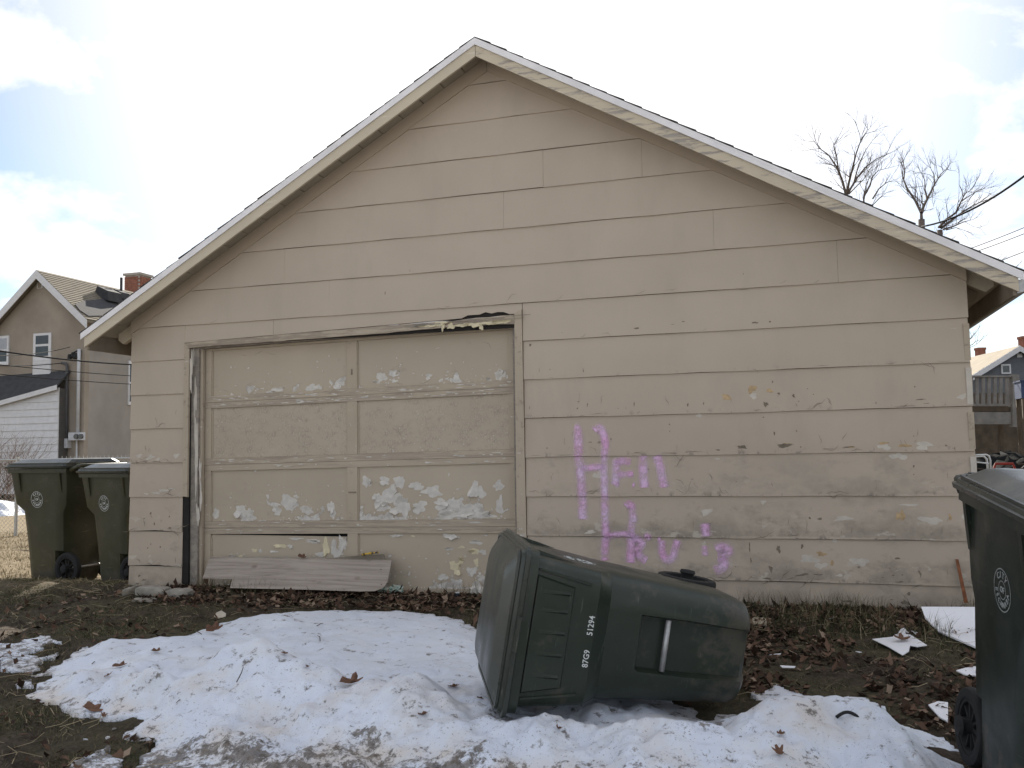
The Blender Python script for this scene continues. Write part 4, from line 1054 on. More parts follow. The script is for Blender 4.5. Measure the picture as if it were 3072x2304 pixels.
def free(X, Y):               # outside garage and snow
    s = poly_sd(X, Y, SNOW); return ((s < .0) & ~((np.abs(X) < 3.42) & (Y > -.015))).astype(float)
X, Y = scatter(210000, -5.5, 3.6, -4.6, 1.2, lambda x, y: free(x, y)*(.22+.78*sstep(.22, .55, fbm(x*2.2, y*2.2, 3, 77))))
grass('dead_grass', X, Y, .030, 2.2, .0016)
X, Y = scatter(4000, -3.4, 3.5, -.30, -.02, lambda x, y: free(x, y)*sstep(.5, .75, fbm(x*2.4, y*2, 2, 93)))
grass('dead_grass', X, Y, .15, .7, .0014)
X, Y = scatter(2600, 1.9, 3.4, -.9, -.04, lambda x, y: free(x, y)*sstep(.42, .7, fbm(x*3, y*3, 2, 55)))
grass('dead_grass', X, Y, .14, 1.0, .0014)
X, Y = scatter(26000, -11, -4.2, .2, 6, lambda x, y: np.ones_like(x)*.8)
yg = grass('yard_grass', X, Y, .05, 1.0, .003); yg.data.materials[0] = col_attr_mat('tan_yard_grass', [(0, (.08, .07, .035, 1)), (.5, (.20, .16, .09, 1)), (1, (.36, .30, .19, 1))])  # paler tan than the near grass

def straw(name, n):
    X, Y = scatter(n, -5, 3.6, -4.5, .2, lambda x, y: free(x, y)*(.35+.65*sstep(-1.2, -.1, y)))
    m = MB()
    for x, y in zip(X, Y):
        a = random.uniform(0, 6.28); l = random.uniform(.05, .20); z = gzf(x, y)+random.uniform(.004, .02); r_ = random.uniform(.0008, .0017)
        m.tube([(x, y, z), (x+math.cos(a)*l*.5, y+math.sin(a)*l*.5, z+random.uniform(.0, .03)), (x+math.cos(a+.3)*l, y+math.sin(a+.3)*l, z+random.uniform(-.005, .035))], r_, 3, False)
    m.build(name, simple('straw', (.36, .29, .185, 1), .9, .35, 8), None, False, 'stuff', False)
straw('straw_stalks', 2600)
def litter(name, X, Y, size, lift):
    n = len(X); z = gz(X, Y)
    a = rng.uniform(0, 2*np.pi, n); tl = rng.normal(0, .42, n); tb = rng.normal(0, .38, n); s = size*rng.uniform(.35, 1.45, n)**1.0; cu = rng.uniform(.1, .5, n)
    # 8-point lobed outline around a centre
    ang = np.linspace(0, 2*np.pi, 9)[:-1]; rad = np.array([1.0, .55, .8, .5, .75, .5, .8, .55])
    L = np.zeros((n, 9, 3))
    for k in range(8):
        rr = rad[k]*rng.uniform(.75, 1.2, n)
        u = np.cos(ang[k])*rr*s; v = np.sin(ang[k])*rr*s*.7
        w = cu*(np.abs(v)+.4*np.abs(u))
        L[:, k] = np.stack([u, v, w], 1)
    ca, sa = np.cos(a), np.sin(a)
    u, v, w = L[..., 0], L[..., 1], L[..., 2]
    w = w+u*np.tan(np.clip(tl, -1, 1))[:, None]+v*np.tan(np.clip(tb, -1, 1))[:, None]
    V_ = np.stack([X[:, None]+u*ca[:, None]-v*sa[:, None], Y[:, None]+u*sa[:, None]+v*ca[:, None], z[:, None]+lift*rng.uniform(.2, 1, n)[:, None]+w], -1)
    lowz = V_[..., 2].min(1); V_[..., 2] += np.maximum(0, z-.004-lowz)[:, None]
    o = np.arange(n)[:, None]*9
    F_ = np.concatenate([o+np.array([[8, k, (k+1) % 8]]) for k in range(8)])
    t = np.repeat(np.clip(rng.normal(.45, .30, n), 0, 1), 9)
    return np_mesh(name, V_.reshape(-1, 3), F_, M['leaf'], None, False, 'stuff', {'tone': t})
lx = []; ly = []
X1, Y1 = scatter(13000, -2.9, 3.5, -.75, -.02, lambda x, y: free(x, y)*np.clip(1.25+y*1.5, 0, 1)*sstep(.2, .5, fbm(x*2, y*3, 2, 13)))
X2, Y2 = scatter(15000, 1.2, 3.6, -2.6, -.2, lambda x, y: free(x, y)*sstep(.35, .6, fbm(x*2.5, y*2.5, 3, 19))*.55)
X3, Y3 = scatter(12000, -3.6, 1.0, -4.5, -.4, lambda x, y: free(x, y)*(.05+.4*sstep(.45, .7, fbm(x*1.8, y*1.8, 3, 23))))
litter('leaf_litter', np.concatenate([X1, X2, X3]), np.concatenate([Y1, Y2, Y3]), .026, .024)

# ------------------------------------------------------------------ leaves one can pick out on the snow
M['leaf_one'] = simple('brown_oak_leaf', (.15, .08, .05, 1), .8, .35, 40)
def leaf_mesh(s, curl, seed):
    r_ = random.Random(seed); m = MB(); out_ = []
    n = 22
    for i in range(n):
        a = 2*math.pi*i/n
        lob = 1+.28*math.cos(5*a+.4)
        x = 1.0*math.cos(a)*(lob if abs(math.cos(a)) < .95 else 1.15); y = .58*math.sin(a)*lob
        x += r_.uniform(-.06, .06); y += r_.uniform(-.05, .05)
        out_.append((x*s, y*s, curl*s*(y*y*1.6+.35*x*x)))
    vs = [(0, 0, 0)]+out_+[(p[0], p[1], p[2]+.0012) for p in out_]+[(0, 0, .0012)]
    fs = [(0, 1+(i+1) % n, 1+i) for i in range(n)] + [(2*n+1, n+1+i, n+1+(i+1) % n) for i in range(n)] + [(1+i, 1+(i+1) % n, n+1+(i+1) % n, n+1+i) for i in range(n)]
    m.add(vs, fs); return m
LEAVES = [(645, 1902, .046, 1.2, 'curled tan leaf standing on the back edge of the snow below the paint scrap', 1.0), (470, 1958, .026, .8, 'brown leaf on the snow between the grass edge and the tan standing leaf', .2), (360, 2003, .034, .6, 'flat long brown leaf near the left end of the snow', .5), (325, 2032, .02, .5, 'small dark leaf just below the flat long leaf near the left snow end', 1.4), (853, 1970, .018, .7, 'tiny round leaf at the top of the snow ridge, right of its peak', 0), (920, 2005, .016, .9, 'tiny round leaf on the snow just right of the ridge peak, lower of two', 2.0),
          (1055, 2055, .048, .9, 'large ragged brown oak leaf on the snow left of the tipped bin', .4), (1362, 2068, .026, .6, 'dark red leaf on the snow beside the tipped bin lid', .1), (1440, 2100, .014, .4, 'tiny dark leaf at the foot of the tipped bin lid', .3), (1270, 2150, .02, .8, 'small curled leaf on the front snow slope left of the tipped bin lid', .8), (1675, 2208, .02, .9, 'small dark leaf on the snow below the numbered bin front', 1.6), (2342, 2208, .018, .6, 'small brown leaf on the snow right of the tipped bin, upper of two', .9), (2337, 2268, .03, .7, 'small tan leaf on the snow right of the tipped bin, lower of two', 1.9), (280, 2135, .045, .5, 'broad tan leaf half buried at the front left edge of the snow', .1), (310, 2152, .022, .6, 'small reddish leaf beside the half buried broad leaf', 2.2)]
for i, (px, py, s, cu, lab, an) in enumerate(LEAVES):
    p = on_top(px, py)
    o = leaf_mesh(s, cu, i).build('leaf', M['leaf_one'], None, True)
    o.location = (p[0], p[1], snow_z(p[0], p[1])+.006); o.rotation_euler = (random.uniform(-.3, .5), random.uniform(-.3, .3), an)
    if py == 1902: o.rotation_euler = (.9, -.2, .5); o.location.z += .02
    tag(o, lab or 'small curled brown leaf lying on the snow bank', 'leaf', 'fallen leaves on the snow')
TWIGS = [(710, 2050, 730, 2005), (540, 2105, 528, 2118), (950, 1880, 970, 1874), (960, 1925, 952, 1910), (275, 1995, 285, 1988), (590, 1895, 612, 1922)]
M['twig'] = simple('dead_twig', (.07, .05, .035, 1), .9, .3)
TWL = ['long twig standing slanted on the front of the snow ridge', 'short dark twig low on the front snow slope', 'short twig on the flat snow near the wall, upper one', 'short upright twig on the flat snow near the wall, lower one', 'short twig near the left end of the snow', 'thin twig hanging over the back edge of the snow beside the tan leaf']
for (a, b, c, d), lab in zip(TWIGS, TWL):
    p, q2 = on_top(a, b), on_top(c, d); z0 = snow_z(p[0], p[1])+.004; z1 = snow_z(q2[0], q2[1])+.005
    mid = ((p[0]+q2[0])/2+.008, (p[1]+q2[1])/2, (z0+z1)/2+.008)
    m = MB(); m.tube([(p[0], p[1], z0), mid, (q2[0], q2[1], z1)], [.0028, .0024, .0014], 5)
    tag(m.build('twig', M['twig']), lab, 'twig', 'twigs on the snow')
# sliver of a bottle rim melting out of the snow on the right
p = on_top(2545, 2160); m = MB()
zb_ = max(snow_z(p[0]+dx, p[1]) for dx in (-.05, 0, .05))
m.tube([(p[0]-.045+.09*i/10, p[1]+.012*math.sin(i/10*3.14), zb_-.016+.020*math.sin(i/10*3.14)) for i in range(11)], .0065, 6)
tag(m.build('plastic_hoop', M['black'], None, True), 'curved black hoop melting out of the snow at right', 'hoop')

# ------------------------------------------------------------------ things lying by the wall
c6 = lambda x, y: (540+x/2.304, 1560+y/2.304)
def P6(x, y, yy): return at_y(*c6(x, y), yy)
pl = [P6(205, 260, -.03), P6(830, 270, -.03), P6(1462, 284, -.03), P6(1450, 340, -.07), P6(1432, 430, -.16), P6(1405, 470, -.20), P6(1345, 492, -.225), P6(1250, 494, -.228), P6(880, 482, -.22), P6(345, 470, -.215), P6(362, 407, -.16), P6(155, 405, -.155)]
m = MB(); m.prism(pl, (0, .018, .006)); tag(m.build('loose_board', M['wood_grey']), 'grey weathered board with a notched corner leaning against the garage door', 'board')
m = MB(); m.prism([P6(990, 300, -.012), P6(1000, 268, -.012), P6(1250, 246, -.012), P6(1405, 238, -.012), P6(1432, 300, -.012)], (0, .010, .001)); tag(m.build('dark_board', M['eave_dark']), 'dark board end showing behind the grey leaning board', 'board')
g = NG('yellow_wrapper'); c_ = g.ramp(g.noise(45, 3, .6, g.map((1, 1, .5))), [(.42, (.62, .42, .04, 1)), (.52, (.55, .33, .03, 1)), (.56, (.05, .04, .03, 1))]); M['wrapper'] = g.fin(c_, .35, .5)
a = P6(1255, 238, -.03); b = P6(1375, 222, -.03); rings = []
for i in range(11):
    t = i/10; c = a+(b-a)*t; w = (.010+.004*math.sin(t*9))*(1.5 if i in (0, 10) else 1); hgt = (.003 if i in (0, 10) else .009+.003*math.sin(t*14))
    rings.append([(c[0]+.002*math.sin(7*j+i), c[1]+w*math.cos(j*math.pi/4)*.8, c[2]+hgt*math.sin(j*math.pi/4)) for j in range(8)])
m = MB(); m.loft(rings); tag(m.build('candy_wrapper', M['wrapper']), 'crumpled yellow wrapper on top of the leaning board', 'wrapper')
o = leaf_mesh(.03, 1.0, 77).build('leaf', M['leaf_one'], None, True); p = P6(850, 262, -.02); o.location = (p[0], p[1]-.01, p[2]+.008); o.rotation_euler = (.9, .2, .3)
tag(o, 'brown leaf caught on the top edge of the leaning board', 'leaf')

def crumple(name, c, rx, ry, rz_, mat, seed, label, cat):
    m = MB(); n, k = 14, 9; r_ = random.Random(seed); vs = []
    for i in range(k):
        ph = -math.pi/2+math.pi*i/(k-1)
        for j in range(n):
            a = 2*math.pi*j/n; q = 1+r_.uniform(-.34, .34)
            vs.append((c[0]+rx*q*math.cos(ph)*math.cos(a), c[1]+ry*q*math.cos(ph)*math.sin(a), max(c[2]+rz_*q*math.sin(ph), gzf(c[0], c[1])-.01)))
    fs = [(i*n+j, i*n+(j+1) % n, (i+1)*n+(j+1) % n, (i+1)*n+j) for i in range(k-1) for j in range(n)]
    m.add(vs, fs); o = m.build(name, mat); return tag(o, label, cat)
g = NG('crumpled_bag'); c_ = g.ramp(g.noise(30, 4, .6), [(.35, (.10, .20, .17, 1)), (.5, (.42, .48, .40, 1)), (.62, (.60, .58, .48, 1))]); M['bag'] = g.fin(c_, .4, .5)
p = on_ground(*c6(1470, 512)); p[2] += .02
crumple('plastic_bag', p, .105, .055, .045, M['bag'], 4, 'crumpled pale green plastic bag at the right end of the leaning board', 'bag')
p = on_ground(*c6(2050, 520)); p[2] += .02
crumple('paper_scrap', p, .05, .05, .075, M['flake'], 9, 'crumpled white paper between the door and the tipped bin lid', 'paper')
# small can
p = on_ground(*c6(1915, 540)); m = MB(); m.tube([(p[0], p[1], p[2]-.01), (p[0]+.004, p[1], p[2]+.045)], .017, 12); can = m.build('small_can', simple('dark_can', (.03, .035, .045, 1), .35, .2, 20, 0, .5), None, 40); tag(can, 'small dark can with pale edges standing in leaves below the door', 'can')
m = MB(); m.tube([(p[0]-.0002, p[1], p[2]-.004), (p[0]+.0002, p[1], p[2]+.004)], .0178, 12); m.tube([(p[0]+.0036, p[1], p[2]+.040), (p[0]+.0042, p[1], p[2]+.047)], .0178, 12); m.build('band', M['white_print'], can)
# paint scrap lying on the ground near the snow
def slab_on_ground(name, pix, th, mat, label, cat, lift=0.006, group=None):
    P = [on_ground(*q_) for q_ in pix]; P = [(p[0], p[1], p[2]+lift+random.uniform(0, .004)) for p in P]
    m = MB(); m.prism(P, (0, 0, th)); return tag(m.build(name, mat), label, cat, group)
slab_on_ground('paint_scrap', [(642, 1856), (650, 1845), (664, 1838), (678, 1848), (677, 1856), (655, 1862)], .004, simple('cream_scrap', (.5, .45, .37, 1), .8), 'cream flake of board on the grass above the snow', 'scrap', .012)
slab_on_ground('flat_stone', [(2255, 1870), (2262, 1862), (2290, 1860), (2300, 1870), (2300, 1880), (2280, 1884), (2262, 1880)], .022, simple('buff_stone', (.42, .37, .28, 1), .9, .2, 15, .4), 'buff flat stone in the grass just right of the tipped bin', 'stone', 0.0)
# broken concrete pieces at the left corner
M['concrete'] = simple('old_concrete', (.30, .275, .235, 1), .95, .22, 14, .6)
def rough_block(name, pix0, pix1, h, depth, seed, label):
    a = on_ground(*pix0); b = on_ground(*pix1); r_ = random.Random(seed); rings = []
    n = 10
    for t in np.linspace(0, 1, 7):
        c = a+(b-a)*t; k = 1-.35*(abs(t-.5)*2)**4
        ring = []
        for j in range(n):
            an = 2*math.pi*j/n; cx_ = math.copysign(abs(math.cos(an))**.5, math.cos(an)); sz_ = math.copysign(abs(math.sin(an))**.5, math.sin(an))
            ring.append((c[0]+r_.uniform(-.006, .006), c[1]+depth*.5+depth*.5*k*cx_+r_.uniform(-.007, .007), a[2]+h*.5+h*.5*k*sz_+r_.uniform(-.006, .006)))
        rings.append(ring)
    m = MB(); m.loft(rings); o = m.build(name, M['concrete'], None, 40); return tag(o, label, 'concrete block')
rough_block('concrete_block', (398, 1792), (486, 1794), .085, .14, 1, 'longest broken concrete piece below the left garage corner, in the middle')
rough_block('concrete_block', (489, 1798), (557, 1798), .075, .13, 2, 'broken concrete piece below the door jamb, right of the longest one')
rough_block('concrete_block', (358, 1796), (395, 1780), .07, .14, 3, 'broken concrete piece at the outer left garage corner')
rough_block('concrete_block', (390, 1806), (452, 1808), .025, .09, 4, 'thin low concrete piece in front of the longest one')
# rusty strip against the wall at right
M['rust'] = simple('rusty_steel', (.19, .075, .035, 1), .85, .35, 30, .4)
p = at_y(2871, 1678, -.03); q2 = at_y(2898, 1795, -.10); m = MB()
m.hexa([(q2[0]-.012, q2[1], q2[2]-.03), (q2[0]+.012, q2[1], q2[2]-.03), (q2[0]+.012, q2[1]+.008, q2[2]-.03), (q2[0]-.012, q2[1]+.008, q2[2]-.03), (p[0]-.009, p[1], p[2]), (p[0]+.009, p[1], p[2]), (p[0]+.009, p[1]+.008, p[2]), (p[0]-.009, p[1]+.008, p[2])])
tag(m.build('rusty_strip', M['rust']), 'rusty metal strip leaning on the wall near its right corner', 'metal strip')
# white sheets on the ground at right
M['sheet'] = simple('white_panel', (.78, .78, .80, 1), .55, .04, 3)
def c5(x, y): return (2500+x/1.7395, 1350+y/1.7395)
bl, br = on_ground(*c5(555, 966)), on_ground(*c5(740, 1046))
cl = on_ground(*c5(482, 886), .06); crr = cl+np.array([.62, .06, 0]); tl = on_ground(*c5(460, 822), .12); tr_ = tl+np.array([.70, .06, .01])
bl[2] += .012; br[2] += .012; br2 = br+np.array([.35, -.02, 0])
panel = empty('creased_sheet', (0, 0, 0)); tag(panel, 'creased white panel lying on the grass beside the near bin', 'panel')
m = MB(); m.prism([bl, br, br2, crr, cl], (0, .004, .010)); m.build('lower_flap', M['sheet'], panel)
m = MB(); m.prism([cl+[0, .001, .001], crr+[0, .001, .001], tr_, tl], (0, .010, .004)); m.build('upper_flap', M['sheet'], panel)
slab_on_ground('torn_sheet', [c5(205, 1010), c5(262, 1004), c5(312, 996), c5(318, 986), c5(335, 982), c5(352, 955), c5(372, 950), c5(402, 985), c5(450, 1018), c5(490, 1043), c5(440, 1052), c5(402, 1045), c5(395, 1075), c5(362, 1093), c5(290, 1052)], .004, M['sheet'], 'torn white sheet with a brown leaf on it, on the grass at right', 'sheet', .02)
o = leaf_mesh(.05, .7, 33).build('leaf', M['leaf_one'], None, True); p = on_ground(*c5(358, 1022)); o.location = (p[0], p[1], p[2]+.034); o.rotation_euler = (.2, .1, .8); tag(o, 'brown oak leaf lying on the torn white sheet', 'leaf')
slab_on_ground('white_scrap', [c5(643, 1180), c5(690, 1165), c5(760, 1155), c5(760, 1205), c5(690, 1202)], .006, M['sheet'], 'pale scrap on the ground behind the near bin wheel, higher of two', 'scrap', .02)
slab_on_ground('white_scrap', [c5(497, 1362), c5(548, 1340), c5(600, 1350), c5(600, 1450), c5(556, 1428)], .006, M['sheet'], 'pale scrap on the ground left of the near bin wheel', 'scrap', .02)
PBL = ['ragged white paper bit in the grass nearest the snow, widest of the bits', 'thin white paper sliver left above the widest paper bit', 'white paper sliver in dry grass close to the wall', 'white paper bit just above the torn sheet, right of its tip', 'thin white sliver in the grass left of the torn sheet']
for lab, pts in zip(PBL, ([(975, 552), (1078, 560), (1070, 569), (990, 566)], [(905, 480), (982, 470), (975, 478)], [(1285, 238), (1330, 224), (1335, 230), (1300, 240)], [(1845, 318), (1890, 330), (1880, 345)], [(1475, 460), (1518, 462), (1500, 466)])):
    slab_on_ground('paper_bit', [(1900+a/2.212, 1760+b/2.212) for a, b in pts], .003, M['sheet'], lab, 'paper', .02, 'white paper bits in the grass')

# ------------------------------------------------------------------ left background: house, shed, fence, bush, cables
YH = 18.5
M['stucco'] = simple('grey_stucco', (.29, .25, .205, 1), .95, .22, .7, .3, .2, 0, 40)
M['stucco_side'] = simple('grey_stucco_side', (.29, .268, .24, 1), .95, .16, .8, .3, .2, 0, 40)
def roof_mat():
    g = NG('tan_shingles'); c = g.ramp(g.noise(2.5, 5, .6), [(.3, (.175, .155, .125, 1)), (.7, (.235, .21, .165, 1))]); c = g.mix(g.math('MULTIPLY', g.step(g.noise(35, 3), .5, .7), .5), c, (.12, .10, .075, 1)); return g.fin(c, .95, .1)
M['roof_tan'] = roof_mat()
h1 = lambda x, y, yy=YH: at_y(x/2.592, 760+y/2.592, yy)
house = empty('stucco_house', (-22.9, YH, 0)); house.location = (0, 0, 0)
tag(house, 'tall grey stucco house with tan shingle roof and brick chimney behind the bins', 'house')
apx = h1(280, 128, YH-.33); ax, az = float(apx[0]), float(apx[2])-.17
_e = h1(705, 548, YH-.33); SLP = float((apx[2]-_e[2])/(_e[0]-apx[0]))
XR = float(h1(662, 700)[0]); XL = 2*ax-XR-1.6; HL = 9.0
eR = az-(XR-ax)*SLP
eL = az-(ax-XL)*SLP
m = MB(); m.prism([(XL, YH, -.2), (XR, YH, -.2), (XR, YH, eR), (ax, YH, az), (XL, YH, eL)], (0, .2, 0)); m.build('gable_wall', M['stucco'], house)
m = MB(); m.box(XR-.2, XR, YH+.201, YH+HL, -.2, eR); m.build('side_wall', M['stucco_side'], house)
m = MB(); m.box(XL, XL+.2, YH+.201, YH+HL, -.2, eL); m.build('side_wall', M['stucco'], house)
m = MB(); m.prism([(XL, YH+HL, -.2), (XR, YH+HL, -.2), (XR, YH+HL, eR), (ax, YH+HL, az), (XL, YH+HL, eL)], (0, .2, 0)); m.build('gable_wall', M['stucco'], house)
roof = MB(); ov = .3
for s in (1, -1):
    half = (XR-ax) if s > 0 else (ax-XL)
    e = half+ov
    roof.hexa([(ax, YH-ov, az+.06), (ax+s*e, YH-ov, az+.06-e*SLP), (ax+s*e, YH+HL+ov, az+.06-e*SLP), (ax, YH+HL+ov, az+.06), (ax, YH-ov, az+.16), (ax+s*e, YH-ov, az+.16-e*SLP), (ax+s*e, YH+HL+ov, az+.16-e*SLP), (ax, YH+HL+ov, az+.16)])
roof = roof.build('roof', M['roof_tan'], house)
# shingle courses on the slope that shows
half = XR-ax+ov; nrow = 21
for i in range(nrow):
    a = half*i/nrow; b = half*(i+1)/nrow+.02; yc = YH-ov-.02
    m = MB(); m.hexa([(ax+a, yc, az+.162-a*SLP), (ax+b, yc, az+.18-b*SLP), (ax+b, YH+HL+ov, az+.18-b*SLP), (ax+a, YH+HL+ov, az+.162-a*SLP), (ax+a, yc, az+.172-a*SLP), (ax+b, yc, az+.20-b*SLP), (ax+b, YH+HL+ov, az+.20-b*SLP), (ax+a, YH+HL+ov, az+.172-a*SLP)])
    m.build('shingle', M['roof_tan'], roof)
for s in (1, -1):
    half = ((XR-ax) if s > 0 else (ax-XL))+ov+.04
    m = MB(); m.prism([(ax, YH-ov-.03, az-.13), (ax+s*half, YH-ov-.03, az-.13-half*SLP), (ax+s*half, YH-ov-.03, az+.17-half*SLP), (ax, YH-ov-.03, az+.17)], (0, .028, 0)); m.build('rake_board', M['white_vinyl'], house)
# chimney of brick courses
c0 = h1(1075, 240, YH+8.2); cx, cyc = float(c0[0]), YH+8.2
zt = float(h1(1075, 165, YH+8.2)[2]); w2 = .40
ch = MB(); ch.box(cx-w2+.02, cx+w2-.02, cyc-w2+.02, cyc+w2-.02, az-1.2, zt-.1); ch = ch.build('chimney', M['mortar'], house)
row = 0; z = zt-1.75
while z < zt-.16:
    for k in range(4):
        off = -.1 if row % 2 else 0.0
        x0 = cx-w2+k*.2+off; x1 = x0+.19; x0 = max(x0, cx-w2); x1 = min(x1, cx+w2)
        if x1-x0 > .03:
            m = MB(); m.box(x0, x1, cyc-w2-.004, cyc-w2+.05, z, z+.068); m.build('brick', M['brick'], ch)
        y0 = cyc-w2+.06+k*.19; m = MB(); m.box(cx+w2-.05, cx+w2+.004, y0, min(y0+.18, cyc+w2), z, z+.068); m.build('brick', M['brick'], ch)
    z += .08; row += 1
m = MB(); m.box(cx-w2-.05, cx+w2+.05, cyc-w2-.05, cyc+w2+.05, zt-.1, zt); m.build('cap', M['mortar'], ch)
# cast shadow painted as a dark patch, plus vents, on the roof slope
def on_slope(u, y, d=0.0): return np.array([ax+u, y, az+.20+d-u*SLP])
def slope_hit(px, py):       # sight line meets the right slope
    d = ray(px/2.592, 760+py/2.592); n_ = np.array([SLP, 0, 1.0]); p0 = on_slope(0, YH, .012); t = n_ @ (p0-CAM)/(n_ @ d); return CAM+d*t
M['felt_and_shadow'] = simple('black_felt_and_shadow', (.055, .056, .06, 1), .95, .2)
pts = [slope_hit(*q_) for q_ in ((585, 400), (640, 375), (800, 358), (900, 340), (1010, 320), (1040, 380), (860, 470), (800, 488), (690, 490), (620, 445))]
m = MB(); m.prism(pts, (0, 0, .02)); m.build('roof_shadow_patch', M['felt_and_shadow'], roof)
for (x, y, s) in ((835, 345, .36), (935, 335, .24)):
    p = slope_hit(x, y); m = MB()
    m.hexa([(p[0]-s, p[1]-s, p[2]-.1), (p[0]+s, p[1]-s, p[2]-.5*s), (p[0]+s, p[1]+s, p[2]-.5*s), (p[0]-s, p[1]+s, p[2]-.1), (p[0]-s*.4, p[1]-s, p[2]+s*1.1), (p[0]+s*.9, p[1]-s, p[2]+s*.5), (p[0]+s*.9, p[1]+s, p[2]+s*.5), (p[0]-s*.4, p[1]+s, p[2]+s*1.1)])
    m.build('roof_vent', M['felt_and_shadow'], roof)
p = slope_hit(942, 330); m = MB(); m.tube([p, p+np.array([0, 0, .7])], .05, 8); m.build('vent_pipe', M['felt_and_shadow'], roof)
# gable vent, windows, door with white storm panel
def rect_part(name, x0, y0, x1, y1, mat, parent, d0, d1, yy=YH):
    a = h1(x0, y1, yy); b = h1(x1, y0, yy); m = MB(); m.box(a[0], b[0], yy-d1, yy-d0, a[2], b[2]); return m.build(name, mat, parent), (a[0], b[0], a[2], b[2])
v, (x0, x1, z0, z1) = rect_part('gable_vent', 292, 225, 335, 275, M['white_vinyl'], house, -.01, .03)
for k in range(4):
    m = MB(); zz = z0+(z1-z0)*(k+.25)/4; m.box(x0+.04, x1-.04, YH-.034, YH-.0305, zz, zz+.05); m.build('slat', M['stucco'], v)
def window(px0, py0, px1, py1, mid, pane_mats, yy=YH):
    f, (x0, x1, z0, z1) = rect_part('window', px0, py0, px1, py1, M['white_vinyl'], house, -.01, .05, yy)
    zm = z0+(z1-z0)*mid; t = .075
    for (za_, zb_, mt) in ((z0+t*1.4, zm-t*.4, pane_mats[0]), (zm+t*.4, z1-t*1.2, pane_mats[1])):
        m = MB(); m.box(x0+t, x1-t, yy-.056, yy-.0505, za_, zb_); m.build('pane', mt, f)
    m = MB(); m.box(x0-.04, x1+.04, yy-.09, yy-.05, z0-.02, z0+.05); m.build('sill', M['white_vinyl'], f)
M['blind'] = simple('window_blind', (.36, .38, .42, 1), .4, .1)
window(-80, 640, 76, 872, .5, (M['glass'], M['blind']))
dr, (x0, x1, z0, z1) = rect_part('storm_door', 258, 617, 404, 1018, M['white_vinyl'], house, -.01, .04)
zg0 = float(h1(330, 800)[2]); zg1 = float(h1(330, 640)[2]); zgm = float(h1(330, 715)[2])
for za_, zb_ in ((zg0, zgm-.04), (zgm+.04, zg1)):
    m = MB(); m.box(x0+.11, x1-.11, YH-.046, YH-.0405, za_, zb_); m.build('pane', M['glass'], dr)
for k in range(9):
    zz = z0+.05+(zg0-.12-z0)*k/9; m = MB(); m.box(x0+.03, x1-.03, YH-.052, YH-.0405, zz, zz+(zg0-.12-z0)/9-.025); m.build('panel_slat', M['white_vinyl'], dr)
# window on the side wall, near the garage corner
ys = YH+5.2
def side_pt(px, py): 
    d = ray(px/2.592, 760+py/2.592); t = (XR-CAM[0])/d[0]; return CAM+d*t
a = side_pt(990, 1178); b = side_pt(1060, 843); 
f = MB(); f.box(XR+.001, XR+.06, a[1], b[1], a[2], b[2]); f = f.build('window', M['white_vinyl'], house)
zm = float(side_pt(1000, 1010)[2]); ta = (b[1]-a[1])*.10
for za_, zb_ in ((a[2]+.12, zm-.04), (zm+.04, b[2]-.16)):
    m = MB(); m.box(XR+.0605, XR+.066, a[1]+ta, b[1]-ta, za_, zb_); m.build('pane', M['glass'], f)
# conduit, mast and meters on the gable
M['conduit'] = simple('pale_conduit', (.52, .53, .55, 1), .5, .1); M['dark_pipe'] = simple('dark_conduit', (.10, .10, .105, 1), .6, .1)
m = MB(); m.tube([h1(615, 745, YH-.10), h1(612, 900, YH-.10), h1(605, 1390, YH-.10)], .055, 8); m.build('conduit_pipe', M['conduit'], house, True)
m = MB(); m.tube([h1(482, 852, YH-.10), h1(512, 858, YH-.10), h1(522, 880, YH-.10), h1(517, 1000, YH-.10), h1(517, 1440, YH-.10)], .05, 8); m.build('conduit_pipe', M['dark_pipe'], house, True)
bx_, _ = rect_part('meter_box', 568, 1392, 664, 1455, M['conduit'], house, 0.0, .22)
for xx in (598, 635):
    p = h1(xx, 1424, YH-.22); m = MB(); m.tube([(p[0], YH-.222, p[2]), (p[0], YH-.29, p[2])], .085, 12); m.build('meter', M['glass'], bx_)
rect_part('meter_box', 510, 1440, 556, 1515, M['conduit'], house, 0.0, .18)
rect_part('meter_box', 470, 1415, 506, 1465, M['dark_pipe'], house, 0.0, .15)
m = MB(); m.tube([h1(596, 1455, YH-.08), h1(596, 1600, YH-.08)], .03, 6); m.build('conduit_pipe', M['conduit'], house)
for (x, y) in ((545, 790), (572, 775), (590, 782)):
    p = h1(x, y, YH-.12); m = MB(); m.tube([p, p+np.array([.02, -.05, -.16])], .07, 8); m.tube([p, p+np.array([.1, .12, .12])], .02, 5); m.build('insulator', M['black'], house)

